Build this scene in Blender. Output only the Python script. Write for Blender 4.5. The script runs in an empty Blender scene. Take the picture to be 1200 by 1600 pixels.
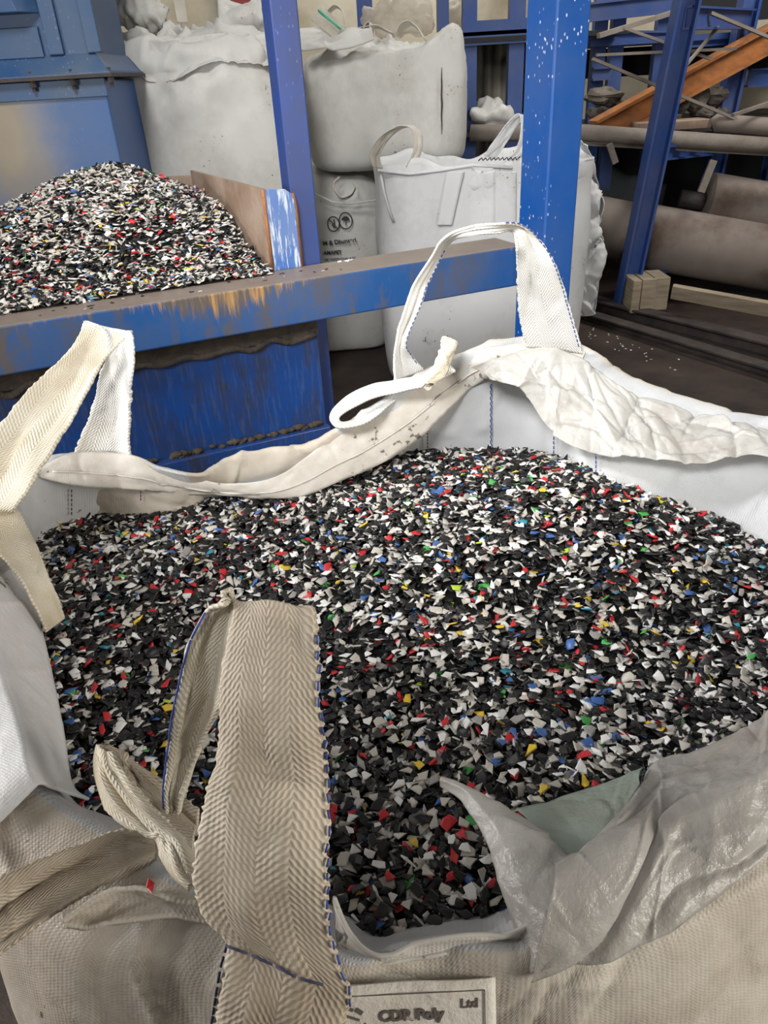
import bpy, bmesh, math, random
import numpy as np
from mathutils import Vector, Matrix, noise

C = bpy.context.scene.collection
random.seed(7)
RNG = np.random.default_rng(11)

# ------------------------------------------------------------------ camera
FPX, PITCH, ROLL, EYE = 1156.0, math.radians(30.5), math.radians(3.42), 1.6
cF = np.array([0, math.cos(PITCH), -math.sin(PITCH)])
_u0 = np.array([0, math.sin(PITCH), math.cos(PITCH)])
_x0 = np.array([1.0, 0, 0])
cR = math.cos(ROLL) * _x0 - math.sin(ROLL) * _u0
cU = math.cos(ROLL) * _u0 + math.sin(ROLL) * _x0
cO = np.array([0, 0, EYE])
cam_data = bpy.data.cameras.new('camera')
cam_data.sensor_fit = 'VERTICAL'
cam_data.sensor_height = 36.0
cam_data.sensor_width = 27.0
cam_data.lens = FPX * 36.0 / 1600.0
cam_data.clip_start = 0.02
cam = bpy.data.objects.new('camera', cam_data)
C.objects.link(cam)
cam.matrix_world = Matrix(((cR[0], cU[0], -cF[0], 0), (cR[1], cU[1], -cF[1], 0), (cR[2], cU[2], -cF[2], EYE), (0, 0, 0, 1)))
bpy.context.scene.camera = cam

# ------------------------------------------------------------------ light
sc = bpy.context.scene
sc.view_settings.view_transform = 'Standard'
sc.view_settings.look = 'None'
sc.view_settings.gamma = 1.0
sc.view_settings.use_curve_mapping = False
sc.view_settings.exposure = 0.0
world = bpy.data.worlds.new('world')
sc.world = world
world.use_nodes = True
_bg = world.node_tree.nodes['Background']
_bg.inputs[0].default_value = (1.0, 0.95, 0.88, 1)
_bg.inputs[1].default_value = 0.14


def area(name, loc, target, sx, sy, power, col):
    l = bpy.data.lights.new(name, 'AREA')
    l.shape = 'RECTANGLE'
    l.size, l.size_y, l.energy, l.color = sx, sy, power, col
    o = bpy.data.objects.new(name, l)
    C.objects.link(o)
    o.location = loc
    o.rotation_euler = (Vector(target) - Vector(loc)).to_track_quat('-Z', 'Y').to_euler()
    return o


def spot(name, loc, target, deg, blend, radius, power, col):
    l = bpy.data.lights.new(name, 'SPOT')
    l.spot_size, l.spot_blend, l.shadow_soft_size, l.energy, l.color = math.radians(deg), blend, radius, power, col
    o = bpy.data.objects.new(name, l)
    C.objects.link(o)
    o.location = loc
    o.rotation_euler = (Vector(target) - Vector(loc)).to_track_quat('-Z', 'Y').to_euler()
    return o


spot('key_spot_over_bag', (-2.2, 2.0, 3.1), (0.46, 1.45, 1.0), 35, 1.0, 0.3, 470, (1.0, 1.0, 0.99))  # unseen key spot, cone narrowed so near and left flakes stay dim
spot('front_fill', (-0.8, -0.8, 3.0), (0.5, 2.5, 1.1), 48, 1.0, 0.4, 620, (1.0, 0.995, 0.985))  # added fill for the far rim and rear bags, cone misses the near bag
spot('rear_left_fill', (-0.9, 0.7, 3.9), (-0.9, 4.0, 1.2), 72, 0.8, 0.5, 460, (1.0, 0.98, 0.95))  # unseen fill put in for the grinder, heap and rear bags
area('near_right_fill', (2.3, -0.7, 1.7), (0.3, 0.4, 0.9), 1.0, 1.2, 64, (1.0, 0.95, 0.86))  # added fill brightening the near right of the bag
area('back_wall_fill', (0.4, 6.2, 4.4), (0.4, 7.6, 1.9), 4.0, 0.6, 110, (1.0, 0.98, 0.94))  # fill added to lift the back wall
area('rack_fill', (3.3, 4.3, 3.6), (2.2, 6.4, 1.0), 1.0, 1.0, 85, (1.0, 0.97, 0.92))  # unseen fill added for the rack and stores
area('low_left_fill', (-2.3, 0.75, 1.42), (-0.4, 0.85, 1.0), 1.0, 0.7, 58, (1.0, 0.98, 0.95))  # low fill added to whiten the near left cuff and strap

# ------------------------------------------------------------------ helpers


def ray(x, y):
    return cF + (x - 600) / FPX * cR - (y - 800) / FPX * cU


def G(x, y, z):                    # the point of the photograph at height z
    d = ray(x, y)
    return cO + d * ((z - EYE) / d[2])


def A(x, y, Y):                    # the point of the photograph at distance Y
    d = ray(x, y)
    return cO + d * (Y / d[1])


def px_of(P):
    v = P - cO
    w = v @ cF
    return 600 + FPX * (v @ cR) / w, 800 - FPX * (v @ cU) / w


def on_grid(P, px, py, off=0.004, stride=1):
    """the point of a cloth surface that the photograph shows at (px, py), lifted by off towards the viewer"""
    Q = P.reshape(-1, 3)
    v = Q - cO
    dist = np.linalg.norm(v, axis=1)
    X, Y = px_of(Q)
    d2 = (X - px) ** 2 + (Y - py) ** 2
    k = np.where(d2 < d2.min() + 90)[0]
    t = dist[k[np.argsort(dist[k])[:4]]].mean() - off
    r = ray(px, py)
    return cO + r / np.linalg.norm(r) * t


ORIG = {}


def lin(c):
    return tuple(((v / 255) / 12.92 if v / 255 <= 0.04045 else ((v / 255 + 0.055) / 1.055) ** 2.4) for v in c)


class MB:
    def __init__(s):
        s.v, s.f, s.uv, s.m = [], [], [], []

    def add(s, vs, fs, uvs=None, mi=0):
        o = len(s.v)
        s.v.extend([tuple(map(float, p)) for p in vs])
        for k, f in enumerate(fs):
            s.f.append(tuple(i + o for i in f))
            s.uv.append([uvs[i] for i in f] if uvs is not None else [(0, 0)] * len(f))
            s.m.append(mi)
        return s

    def box(s, lo, hi, mi=0):
        x0, y0, z0 = lo
        x1, y1, z1 = hi
        v = [(x0, y0, z0), (x1, y0, z0), (x1, y1, z0), (x0, y1, z0), (x0, y0, z1), (x1, y0, z1), (x1, y1, z1), (x0, y1, z1)]
        return s.add(v, [(0, 3, 2, 1), (4, 5, 6, 7), (0, 1, 5, 4), (1, 2, 6, 5), (2, 3, 7, 6), (3, 0, 4, 7)], None, mi)

    def hexa(s, b, t, mi=0):       # bottom ring of four points, top ring of four points
        return s.add(list(b) + list(t), [(0, 3, 2, 1), (4, 5, 6, 7), (0, 1, 5, 4), (1, 2, 6, 5), (2, 3, 7, 6), (3, 0, 4, 7)], None, mi)

    def bar(s, p, q, w, h, side=None, mi=0, off=(0, 0)):   # a bar from p to q, w across 'side', h across the other
        p, q = Vector(p), Vector(q)
        d = (q - p).normalized()
        sd = Vector(side) if side is not None else (Vector((0, 0, 1)) if abs(d.z) < 0.9 else Vector((0, 1, 0)))
        n = d.cross(sd).normalized()
        sd = n.cross(d).normalized()
        c = n * off[0] + sd * off[1]
        a, b = n * (w / 2), sd * (h / 2)
        r = [-a - b, a - b, a + b, -a + b]
        return s.hexa([p + c + k for k in r], [q + c + k for k in r], mi)

    def ibeam(s, p, q, w, h, t, side=None, mi=0):
        s.bar(p, q, w, t, side, mi, (0, h / 2 - t / 2))
        s.bar(p, q, w, t, side, mi, (0, -h / 2 + t / 2))
        return s.bar(p, q, t, h - 2 * t, side, mi)

    def tube(s, pts, r, n=10, cap=True, mi=0):
        pts = [Vector(p) for p in pts]
        rs = r if isinstance(r, (list, tuple)) else [r] * len(pts)
        vs, fs = [], []
        up = None
        for i, p in enumerate(pts):
            d = (pts[min(i + 1, len(pts) - 1)] - pts[max(i - 1, 0)]).normalized()
            if up is None:
                up = d.orthogonal().normalized()
            up = (up - d * up.dot(d)).normalized()
            b = d.cross(up)
            for k in range(n):
                t = 2 * math.pi * k / n
                vs.append(p + (up * math.cos(t) + b * math.sin(t)) * rs[i])
        for i in range(len(pts) - 1):
            for k in range(n):
                fs.append((i * n + k, i * n + (k + 1) % n, (i + 1) * n + (k + 1) % n, (i + 1) * n + k))
        if cap:
            fs.append(tuple(range(n - 1, -1, -1)))
            fs.append(tuple((len(pts) - 1) * n + k for k in range(n)))
        return s.add(vs, fs, None, mi)

    def grid(s, P, U=None, V=None, closed=False, mi=0):
        ni, nj = len(P), len(P[0])
        P = np.asarray(P, float)
        if U is None:
            dj = np.linalg.norm(np.diff(P, axis=1), axis=2)
            U = np.concatenate([np.zeros((ni, 1)), np.cumsum(dj, axis=1)], axis=1)
        if V is None:
            mid = P[:, nj // 2]
            dv = np.linalg.norm(np.diff(mid, axis=0), axis=1)
            V = np.concatenate([[0], np.cumsum(dv)])
            V = np.repeat(V[:, None], nj, axis=1)
        uv = [(float(U[i, j]), float(V[i, j])) for i in range(ni) for j in range(nj)]
        fs = [(i * nj + j, i * nj + j + 1, (i + 1) * nj + j + 1, (i + 1) * nj + j) for i in range(ni - 1) for j in range(nj - 1)]
        if closed:
            fs += [((ni - 1) * nj + j, (ni - 1) * nj + j + 1, j + 1, j) for j in range(nj - 1)]
        return s.add(P.reshape(-1, 3), fs, uv, mi)


def build(name, mb, mats, parent=None, smooth=False, bevel=0, solid=0, origin=None, loc=None):
    me = bpy.data.meshes.new(name)
    if parent is not None:
        o0 = np.array(ORIG[parent.name])
    elif loc is not None:
        o0 = np.array(loc, float)
    else:
        o0 = np.zeros(3)
    v = np.asarray(mb.v, float) - o0
    me.from_pydata(v.tolist(), [], mb.f)
    uvl = me.uv_layers.new(name='UVMap')
    uvl.data.foreach_set('uv', np.array([c for f in mb.uv for p in f for c in p], dtype=np.float32))
    for m in (mats if isinstance(mats, (list, tuple)) else [mats]):
        me.materials.append(m)
    me.polygons.foreach_set('material_index', mb.m)
    if smooth:
        me.polygons.foreach_set('use_smooth', [True] * len(mb.f))
    me.update()
    ob = bpy.data.objects.new(name, me)
    C.objects.link(ob)
    if parent is not None:
        ob.parent = parent
        ORIG[ob.name] = tuple(o0)
    else:
        ob.location = o0
        ORIG[ob.name] = tuple(o0)
    if solid:
        md = ob.modifiers.new('solid', 'SOLIDIFY')
        md.thickness = solid
        md.offset = 0
    if bevel:
        md = ob.modifiers.new('bevel', 'BEVEL')
        md.width = bevel
        md.segments = 2
        md.limit_method = 'ANGLE'
        md.angle_limit = math.radians(40)
    return ob


def tag(o, label, cat, group=None, kind=None):
    o['label'] = label
    o['category'] = cat
    if group:
        o['group'] = group
    if kind:
        o['kind'] = kind
    return o


def thing(name, label, cat, loc, group=None):
    o = bpy.data.objects.new(name, None)
    C.objects.link(o)
    o.location = loc
    o.empty_display_size = 0.1
    ORIG[o.name] = tuple(loc)
    return tag(o, label, cat, group)


def cr(P, n, closed=False):        # Catmull-Rom through the rows of P, n samples
    P = np.asarray(P, float)
    m = len(P)
    seg = m if closed else m - 1
    d = np.linalg.norm((np.roll(P, -1, 0) - P).reshape(m, -1), axis=1)[:seg]
    d = np.maximum(d, 1e-6) ** 0.8
    cum = np.concatenate([[0], np.cumsum(d)])
    T = np.linspace(0, cum[-1], n, endpoint=not closed)
    idx = np.clip(np.searchsorted(cum, T, side='right') - 1, 0, seg - 1)
    t = (T - cum[idx]) / d[idx]

    def at(i):
        return P[i % m] if closed else P[np.clip(i, 0, m - 1)]
    p0, p1, p2, p3 = at(idx - 1), at(idx), at(idx + 1), at(idx + 2)
    sh = (-1,) + (1,) * (P.ndim - 1)
    t = t.reshape(sh)
    return 0.5 * ((2 * p1) + (-p0 + p2) * t + (2 * p0 - 5 * p1 + 4 * p2 - p3) * t ** 2 + (-p0 + 3 * p1 - 3 * p2 + p3) * t ** 3)


def normals(P, closed=False):
    di = (np.roll(P, -1, 0) - np.roll(P, 1, 0)) if closed else np.gradient(P, axis=0)
    dj = np.gradient(P, axis=1)
    n = np.cross(di, dj)
    return n / np.maximum(np.linalg.norm(n, axis=2, keepdims=True), 1e-9)


def crumple(P, amp, freq, seed=0.0, closed=False, stretch=(1, 1, 1), ridged=True, weight=None):
    N = normals(P, closed)
    out = P.copy()
    off = Vector((seed * 3.1, seed * 1.7, seed * 5.3))
    for i in range(P.shape[0]):
        for j in range(P.shape[1]):
            w = 1.0 if weight is None else weight[i, j]
            if w == 0:
                continue
            q = Vector((P[i, j, 0] * stretch[0], P[i, j, 1] * stretch[1], P[i, j, 2] * stretch[2])) * freq + off
            q += noise.noise_vector(q * 0.6) * 0.6
            if ridged:
                a = 1 - 2 * abs(noise.noise(q)) + 0.5 * (1 - 2 * abs(noise.noise(q * 2.1))) - 0.75 + 0.3 * noise.noise(q * 5)
            else:
                a = noise.noise(q) + 0.5 * noise.noise(q * 2.2) + 0.25 * noise.noise(q * 4.6)
            out[i, j] += N[i, j] * (a * amp * w)
    return out


def creases(P, U, V, n, amp, wid, leng, seed=0, closed=False, ang=None, spread=math.pi, weight=None, box=None):
    """sharp pinched folds in cloth: n of them, laid in the cloth's own plane"""
    r = np.random.default_rng(seed)
    N = normals(P, closed)
    H = np.zeros(P.shape[:2])
    u0, u1, v0, v1 = box if box else (U.min(), U.max(), V.min(), V.max())
    for _ in range(n):
        cu, cv = r.uniform(u0, u1), r.uniform(v0, v1)
        t = (ang if ang is not None else 0.0) + r.uniform(-spread, spread)
        L = leng * r.uniform(0.5, 1.6)
        w = wid * r.uniform(0.5, 1.7)
        a = amp * r.uniform(0.3, 1.0) * (1 if r.random() < 0.62 else -1)
        du, dv = U - cu, V - cv
        al = du * math.cos(t) + dv * math.sin(t)
        d = -du * math.sin(t) + dv * math.cos(t) + 0.25 * np.sin(al / L * 2.2 + cu * 40) * w
        k = np.abs(d) / w
        asym = np.where(d > 0, np.exp(-k), np.exp(-k * 2.2))
        H += a * asym * np.exp(-(al / L) ** 2)
    if weight is not None:
        H = H * weight
    return P + N * H[:, :, None]


def uvm(P):
    n, m = P.shape[:2]
    U = np.concatenate([np.zeros((n, 1)), np.cumsum(np.linalg.norm(np.diff(P, axis=1), axis=2), axis=1)], axis=1)
    dv = np.linalg.norm(np.diff(P[:, m // 2], axis=0), axis=1)
    V = np.repeat(np.concatenate([[0], np.cumsum(dv)])[:, None], m, axis=1)
    return U, V


def ribbon_grid(pairs, n=60, m=9, bow=0.0, wob=0.0, seed=0):
    L = np.array([p[0] for p in pairs], float)
    R = np.array([p[1] for p in pairs], float)
    LR = cr(np.stack([L, R], axis=1), n)
    P = np.zeros((n, m, 3))
    for j in range(m):
        t = j / (m - 1)
        P[:, j] = LR[:, 0] * (1 - t) + LR[:, 1] * t
    N = normals(P)
    for j in range(m):
        t = j / (m - 1)
        P[:, j] += N[:, j] * (bow * (1 - (2 * t - 1) ** 2))
    if wob:
        for i in range(n):
            for j in range(m):
                q = Vector(P[i, j]) * 22 + Vector((seed, 0, 0))
                P[i, j] += N[i, j] * (wob * noise.noise(q))
    return P


def strap_uv(P, width):
    n, m = P.shape[:2]
    U = np.repeat(np.linspace(0, width, m)[None, :], n, axis=0)
    dv = np.linalg.norm(np.diff(P[:, m // 2], axis=0), axis=1)
    V = np.repeat(np.concatenate([[0], np.cumsum(dv)])[:, None], m, axis=1)
    return U, V


def strap(name, pairs, mat, parent, width=0.09, n=70, bow=0.004, wob=0.004, seed=0, solid=0.004):
    P = ribbon_grid(pairs, n, 19, bow, wob, seed)
    U, V = strap_uv(P, width)
    if width > 0.055:
        P = creases(P, U, V, 12, 0.0075, 0.012, 0.09, seed + 61, ang=math.pi / 2, spread=0.25)
        P = creases(P, U, V, 10, 0.003, 0.006, 0.03, seed + 62)
        r = np.random.default_rng(seed)
        for e in (0, -1):          # slightly ragged selvedge
            P[:, e] += (P[:, 1 if e == 0 else -2] - P[:, e]) * r.uniform(-0.25, 0.35, (n, 1))
    ob = build(name, MB().grid(P, U, V), mat, parent, True, 0, solid)
    return ob, P


def dash_line(name, pts, mat, parent, r=0.0012, dash=0.012, gap=0.006, zig=0.0):
    pts = [Vector(p) for p in pts]
    mb = MB()
    acc = [0.0]
    for a, b in zip(pts, pts[1:]):
        acc.append(acc[-1] + (b - a).length)

    def pos(s):
        s = max(0, min(s, acc[-1]))
        for i in range(len(pts) - 1):
            if s <= acc[i + 1]:
                t = (s - acc[i]) / max(acc[i + 1] - acc[i], 1e-9)
                return pts[i].lerp(pts[i + 1], t)
        return pts[-1]
    s, k = 0.0, 0
    while s < acc[-1] - dash:
        a, b = pos(s), pos(s + dash)
        if zig:
            d = (b - a).normalized()
            side = d.cross(Vector((0, -0.5, 0.85))).normalized() * zig * (1 if k % 2 else -1)
            a, b = a + side, b - side
        mb.tube([a, (a + b) / 2 + Vector((0, -0.0004, 0.0006)), b], r, 6)
        s += dash + gap
        k += 1
    return build(name, mb, mat, parent, True)


# ------------------------------------------------------------------ materials
def mat(name, col, rough=0.6, metal=0.0, spec=0.5):
    m = bpy.data.materials.new(name)
    m.use_nodes = True
    b = m.node_tree.nodes['Principled BSDF']
    b.inputs['Base Color'].default_value = (*col, 1)
    b.inputs['Roughness'].default_value = rough
    b.inputs['Metallic'].default_value = metal
    b.inputs['Specular IOR Level'].default_value = spec
    return m


class NT:
    def __init__(s, m):
        s.t = m.node_tree
        s.n, s.l = s.t.nodes, s.t.links
        s.b = s.n['Principled BSDF']

    def new(s, ty, **kw):
        n = s.n.new(ty)
        for k, v in kw.items():
            setattr(n, k, v)
        return n

    def link(s, a, b):
        s.l.new(a, b)

    def noise(s, vec, scale, detail=5, rough=0.55):
        n = s.new('ShaderNodeTexNoise')
        n.inputs['Scale'].default_value = scale
        n.inputs['Detail'].default_value = detail
        n.inputs['Roughness'].default_value = rough
        s.link(vec, n.inputs['Vector'])
        return n.outputs['Fac']

    def ramp(s, fac, a, b, ca=(0, 0, 0, 1), cb=(1, 1, 1, 1)):
        r = s.new('ShaderNodeValToRGB')
        r.color_ramp.elements[0].position, r.color_ramp.elements[1].position = a, b
        r.color_ramp.elements[0].color, r.color_ramp.elements[1].color = ca, cb
        s.link(fac, r.inputs['Fac'])
        return r.outputs['Color']

    def mix(s, fac, a, b):
        r = s.new('ShaderNodeMix', data_type='RGBA')
        for sock, v in ((r.inputs[0], fac), (r.inputs[6], a), (r.inputs[7], b)):
            if isinstance(v, (int, float)):
                sock.default_value = v
            elif isinstance(v, tuple):
                sock.default_value = (*v[:3], 1)
            else:
                s.link(v, sock)
        return r.outputs[2]

    def math(s, op, a, b=0.0, c=None):
        r = s.new('ShaderNodeMath', operation=op)
        for k, v in enumerate((a, b) if c is None else (a, b, c)):
            if isinstance(v, (int, float)):
                r.inputs[k].default_value = v
            else:
                s.link(v, r.inputs[k])
        return r.outputs[0]

    def mapping(s, vec, scale):
        r = s.new('ShaderNodeMapping')
        r.inputs['Scale'].default_value = scale
        s.link(vec, r.inputs['Vector'])
        return r.outputs['Vector']

    def bump(s, h, strength=0.5, dist=0.002, base=None):
        r = s.new('ShaderNodeBump')
        r.inputs['Strength'].default_value = strength
        r.inputs['Distance'].default_value = dist
        s.link(h, r.inputs['Height'])
        if base is not None:
            s.link(base, r.inputs['Normal'])
        return r.outputs['Normal']


def fabric(name, col, dirt, pitch=0.004, dirt_amt=(0.45, 0.75), weave=0.5, rough=0.5, transl=0.15, specks=0.43):
    m = mat(name, col, rough, 0, 0.35)
    t = NT(m)
    tc = t.new('ShaderNodeTexCoord')
    sp = t.new('ShaderNodeSeparateXYZ')
    t.link(tc.outputs['UV'], sp.inputs[0])
    su = t.math('SINE', t.math('MULTIPLY', sp.outputs[0], 2 * math.pi / pitch))
    sv = t.math('SINE', t.math('MULTIPLY', sp.outputs[1], 2 * math.pi / (pitch * 1.25)))
    wv = t.math('MULTIPLY', su, sv)
    ridge = t.math('ADD', t.math('MULTIPLY', wv, 0.6), t.math('MULTIPLY', sv, 0.4))
    n1 = t.noise(tc.outputs['Object'], 3.0, 6, 0.6)
    n2 = t.noise(tc.outputs['Object'], 28.0, 4, 0.6)
    d = t.math('ADD', t.math('MULTIPLY', n1, 0.75), t.math('MULTIPLY', n2, 0.25))
    dcol = t.mix(t.ramp(d, *dirt_amt), col, dirt)
    fine = t.math('ADD', t.math('MULTIPLY', wv, 0.06 * weave), 0.97)
    cc = t.new('ShaderNodeMix', data_type='RGBA', blend_type='MULTIPLY')
    cc.inputs[0].default_value = 1.0
    t.link(dcol, cc.inputs[6])
    cmb = t.new('ShaderNodeCombineColor')
    for k in range(3):
        t.link(fine, cmb.inputs[k])
    t.link(cmb.outputs[0], cc.inputs[7])
    # sparse grime specks
    n3 = t.noise(tc.outputs['Object'], 70.0, 2, 0.5)
    n4 = t.noise(tc.outputs['Object'], 6.0, 3, 0.5)
    sp1 = t.ramp(t.math('MULTIPLY', n3, n4), specks, specks + 0.03)
    col2 = t.mix(t.math('MULTIPLY', sp1, 0.75), cc.outputs[2], (0.03, 0.022, 0.018))
    t.link(col2, t.b.inputs['Base Color'])
    nb = t.bump(t.noise(tc.outputs['Object'], 14.0, 5, 0.6), 0.35, 0.012)
    t.link(t.bump(ridge, weave, 0.0009, nb), t.b.inputs['Normal'])
    if transl:
        tr = t.new('ShaderNodeBsdfTranslucent')
        t.link(col2, tr.inputs['Color'])
        mx = t.new('ShaderNodeMixShader')
        mx.inputs[0].default_value = transl
        out = t.n['Material Output']
        t.link(t.b.outputs[0], mx.inputs[1])
        t.link(tr.outputs[0], mx.inputs[2])
        t.link(mx.outputs[0], out.inputs['Surface'])
    return m


def webbing(name, col, dirt, pitch=0.0070, rib=0.044, dirt_amt=(0.42, 0.7)):
    m = mat(name, col, 0.6, 0, 0.3)
    t = NT(m)
    tc = t.new('ShaderNodeTexCoord')
    sp = t.new('ShaderNodeSeparateXYZ')
    t.link(tc.outputs['UV'], sp.inputs[0])
    u, v = sp.outputs[0], sp.outputs[1]
    tri = t.math('PINGPONG', u, rib / 2)
    vv = t.math('ADD', v, t.math('MULTIPLY', tri, 1.5))
    vv = t.math('ADD', vv, t.math('MULTIPLY', t.noise(tc.outputs['UV'], 60.0, 3, 0.6), 0.004))
    s1 = t.math('SINE', t.math('MULTIPLY', vv, 2 * math.pi / pitch))
    s2 = t.math('SINE', t.math('MULTIPLY', u, 2 * math.pi / 0.0045))
    h = t.math('ADD', t.math('MULTIPLY', s1, 0.75), t.math('MULTIPLY', s2, 0.45))
    n1 = t.noise(tc.outputs['Object'], 7.0, 6, 0.6)
    dc = t.mix(t.ramp(n1, *dirt_amt), col, dirt)
    g = t.ramp(h, -1.0, 0.2, (0.74, 0.71, 0.66, 1), (1, 1, 1, 1))
    cc = t.new('ShaderNodeMix', data_type='RGBA', blend_type='MULTIPLY')
    cc.inputs[0].default_value = 1.0
    t.link(dc, cc.inputs[6])
    t.link(g, cc.inputs[7])
    t.link(cc.outputs[2], t.b.inputs['Base Color'])
    t.link(t.bump(h, 0.45, 0.0010), t.b.inputs['Normal'])
    return m


def film(name, col, rough=0.28, alpha=0.55, dirt=(0.25, 0.2, 0.15)):
    m = mat(name, col, rough, 0, 0.5)
    t = NT(m)
    tc = t.new('ShaderNodeTexCoord')
    n1 = t.noise(tc.outputs['Object'], 9.0, 5, 0.6)
    c = t.mix(t.math('MULTIPLY', t.ramp(n1, 0.45, 0.75), 0.5), col, dirt)
    t.link(c, t.b.inputs['Base Color'])
    nb = t.bump(t.noise(tc.outputs['Object'], 22.0, 6, 0.65), 0.6, 0.01)
    t.link(nb, t.b.inputs['Normal'])
    tr = t.new('ShaderNodeBsdfTranslucent')
    t.link(c, tr.inputs['Color'])
    tp = t.new('ShaderNodeBsdfTransparent')
    m1 = t.new('ShaderNodeMixShader')
    m1.inputs[0].default_value = 0.3
    t.link(t.b.outputs[0], m1.inputs[1])
    t.link(tr.outputs[0], m1.inputs[2])
    m2 = t.new('ShaderNodeMixShader')
    m2.inputs[0].default_value = 1 - alpha
    t.link(m1.outputs[0], m2.inputs[1])
    t.link(tp.outputs[0], m2.inputs[2])
    t.link(m2.outputs[0], t.n['Material Output'].inputs['Surface'])
    return m


def paint(name, col, rust=(0.16, 0.09, 0.05), wear=(0.58, 0.68), streak=6.0, specks=0.0, rough=0.38, dust=(0.3, 0.28, 0.27), dust_amt=0.25, top_rust=None, scratch=0.0):
    m = mat(name, col, rough, 0, 0.5)
    t = NT(m)
    tc = t.new('ShaderNodeTexCoord')
    ob = tc.outputs['Object']
    st = t.mapping(ob, (streak, streak, 1.0))
    n1 = t.noise(st, 2.6, 8, 0.65)
    n2 = t.noise(ob, 2.2, 5, 0.6)
    n3 = t.noise(ob, 45.0, 3, 0.5)
    c = t.mix(t.math('MULTIPLY', t.ramp(n2, 0.4, 0.75), dust_amt), col, dust)
    w = t.ramp(t.math('ADD', t.math('MULTIPLY', n1, 0.75), t.math('MULTIPLY', n3, 0.25)), *wear)
    c = t.mix(w, c, rust)
    if specks:
        vor = t.new('ShaderNodeTexVoronoi', feature='F1')
        vor.inputs['Scale'].default_value = 60
        t.link(t.mapping(ob, (1, 1, 0.6)), vor.inputs['Vector'])
        gate = t.ramp(t.noise(ob, 5.0, 3, 0.5), 0.46, 0.60)
        s_ = t.math('MULTIPLY', t.ramp(vor.outputs['Distance'], 0.12, 0.2, (1, 1, 1, 1), (0, 0, 0, 1)), gate)
        c = t.mix(t.math('MULTIPLY', s_, specks), c, (0.75, 0.78, 0.82))
    if scratch:
        ns = t.noise(t.mapping(ob, (30, 30, 3.0)), 3.0, 6, 0.7)
        c = t.mix(t.math('MULTIPLY', t.ramp(ns, 0.52, 0.6), scratch), c, (0.55, 0.6, 0.65))
    if top_rust is not None:      # worn metal along the top, as high as the wear reaches
        sp = t.new('ShaderNodeSeparateXYZ')
        t.link(ob, sp.inputs[0])
        zt, depth = top_rust
        hz = t.math('ADD', t.math('MULTIPLY', t.math('SUBTRACT', sp.outputs[2], zt), 1.0 / depth), 1.0)
        lowf = t.noise(t.mapping(ob, (1, 1, 0.2)), 1.9, 2, 0.5)
        nw = t.noise(t.mapping(ob, (60, 60, 5.0)), 1.0, 8, 0.75)
        f = t.ramp(t.math('ADD', t.math('ADD', t.math('MULTIPLY', hz, 0.34), t.math('MULTIPLY', nw, 0.55)), t.math('MULTIPLY', lowf, 0.75)), 0.93, 1.04)
        line = t.ramp(t.math('ADD', hz, t.math('MULTIPLY', nw, 0.25)), 1.03, 1.08)
        f = t.math('MAXIMUM', f, line)
        orange = t.mix(t.ramp(t.noise(t.mapping(ob, (40, 40, 3)), 1.2, 6, 0.7), 0.46, 0.64), (0.10, 0.085, 0.075), (0.42, 0.235, 0.085))
        c = t.mix(f, c, orange)
        geo = t.new('ShaderNodeNewGeometry')
        sn = t.new('ShaderNodeSeparateXYZ')
        t.link(geo.outputs['True Normal'], sn.inputs[0])
        up = t.ramp(sn.outputs[2], 0.6, 0.8)
        dust_c = t.mix(t.noise(ob, 12.0, 6, 0.65), (0.15, 0.115, 0.095), (0.26, 0.215, 0.185))
        c = t.mix(up, c, dust_c)
    t.link(c, t.b.inputs['Base Color'])
    t.link(t.math('ADD', t.math('MULTIPLY', n2, 0.3), rough - 0.12), t.b.inputs['Roughness'])
    t.link(t.bump(n1, 0.25, 0.004), t.b.inputs['Normal'])
    return m


def blotchy(name, a, b, scale=4.0, rough=0.75, rng=(0.35, 0.7), stretch=(1, 1, 1), bump=0.4, third=None, dist=0.01):
    m = mat(name, a, rough, 0, 0.35)
    t = NT(m)
    tc = t.new('ShaderNodeTexCoord')
    v = t.mapping(tc.outputs['Object'], stretch)
    n1 = t.noise(v, scale, 8, 0.62)
    c = t.mix(t.ramp(n1, *rng), a, b)
    if third is not None:
        c = t.mix(t.ramp(t.noise(v, scale * 0.45, 5, 0.6), 0.55, 0.66), c, third)
    t.link(c, t.b.inputs['Base Color'])
    t.link(t.bump(t.noise(v, scale * 5, 6, 0.65), bump, dist), t.b.inputs['Normal'])
    return m


M = {}
M['floor'] = blotchy('dark_stained_concrete', (0.022, 0.015, 0.012), (0.055, 0.037, 0.029), 3.0, 0.6, third=(0.012, 0.010, 0.0095))
M['wall'] = blotchy('pale_plaster', (0.42, 0.37, 0.27), (0.56, 0.52, 0.42), 2.0, 0.85, third=(0.33, 0.28, 0.19))
M['fabric'] = fabric('bag_fabric', (0.67, 0.62, 0.54), (0.37, 0.295, 0.22), 0.0040, (0.40, 0.72), 0.26)
M['fabric_far'] = fabric('bag_fabric_far', (0.62, 0.615, 0.59), (0.42, 0.40, 0.36), 0.004, (0.46, 0.85), 0.25)
M['fabric_white'] = fabric('bag_fabric_white', (0.74, 0.75, 0.76), (0.5, 0.49, 0.47), 0.004, (0.5, 0.85), 0.25)
M['hem'] = fabric('hem_fabric', (0.74, 0.71, 0.655), (0.44, 0.37, 0.30), 0.003, (0.42, 0.72), 0.3, specks=0.335)
M['scuffed'] = fabric('scuffed_white_fabric', (0.86, 0.86, 0.86), (0.74, 0.66, 0.66), 0.003, (0.5, 0.8), 0.25, specks=0.37)
M['web_white'] = webbing('white_webbing', (0.72, 0.725, 0.72), (0.62, 0.58, 0.50), dirt_amt=(0.5, 0.8))
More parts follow.
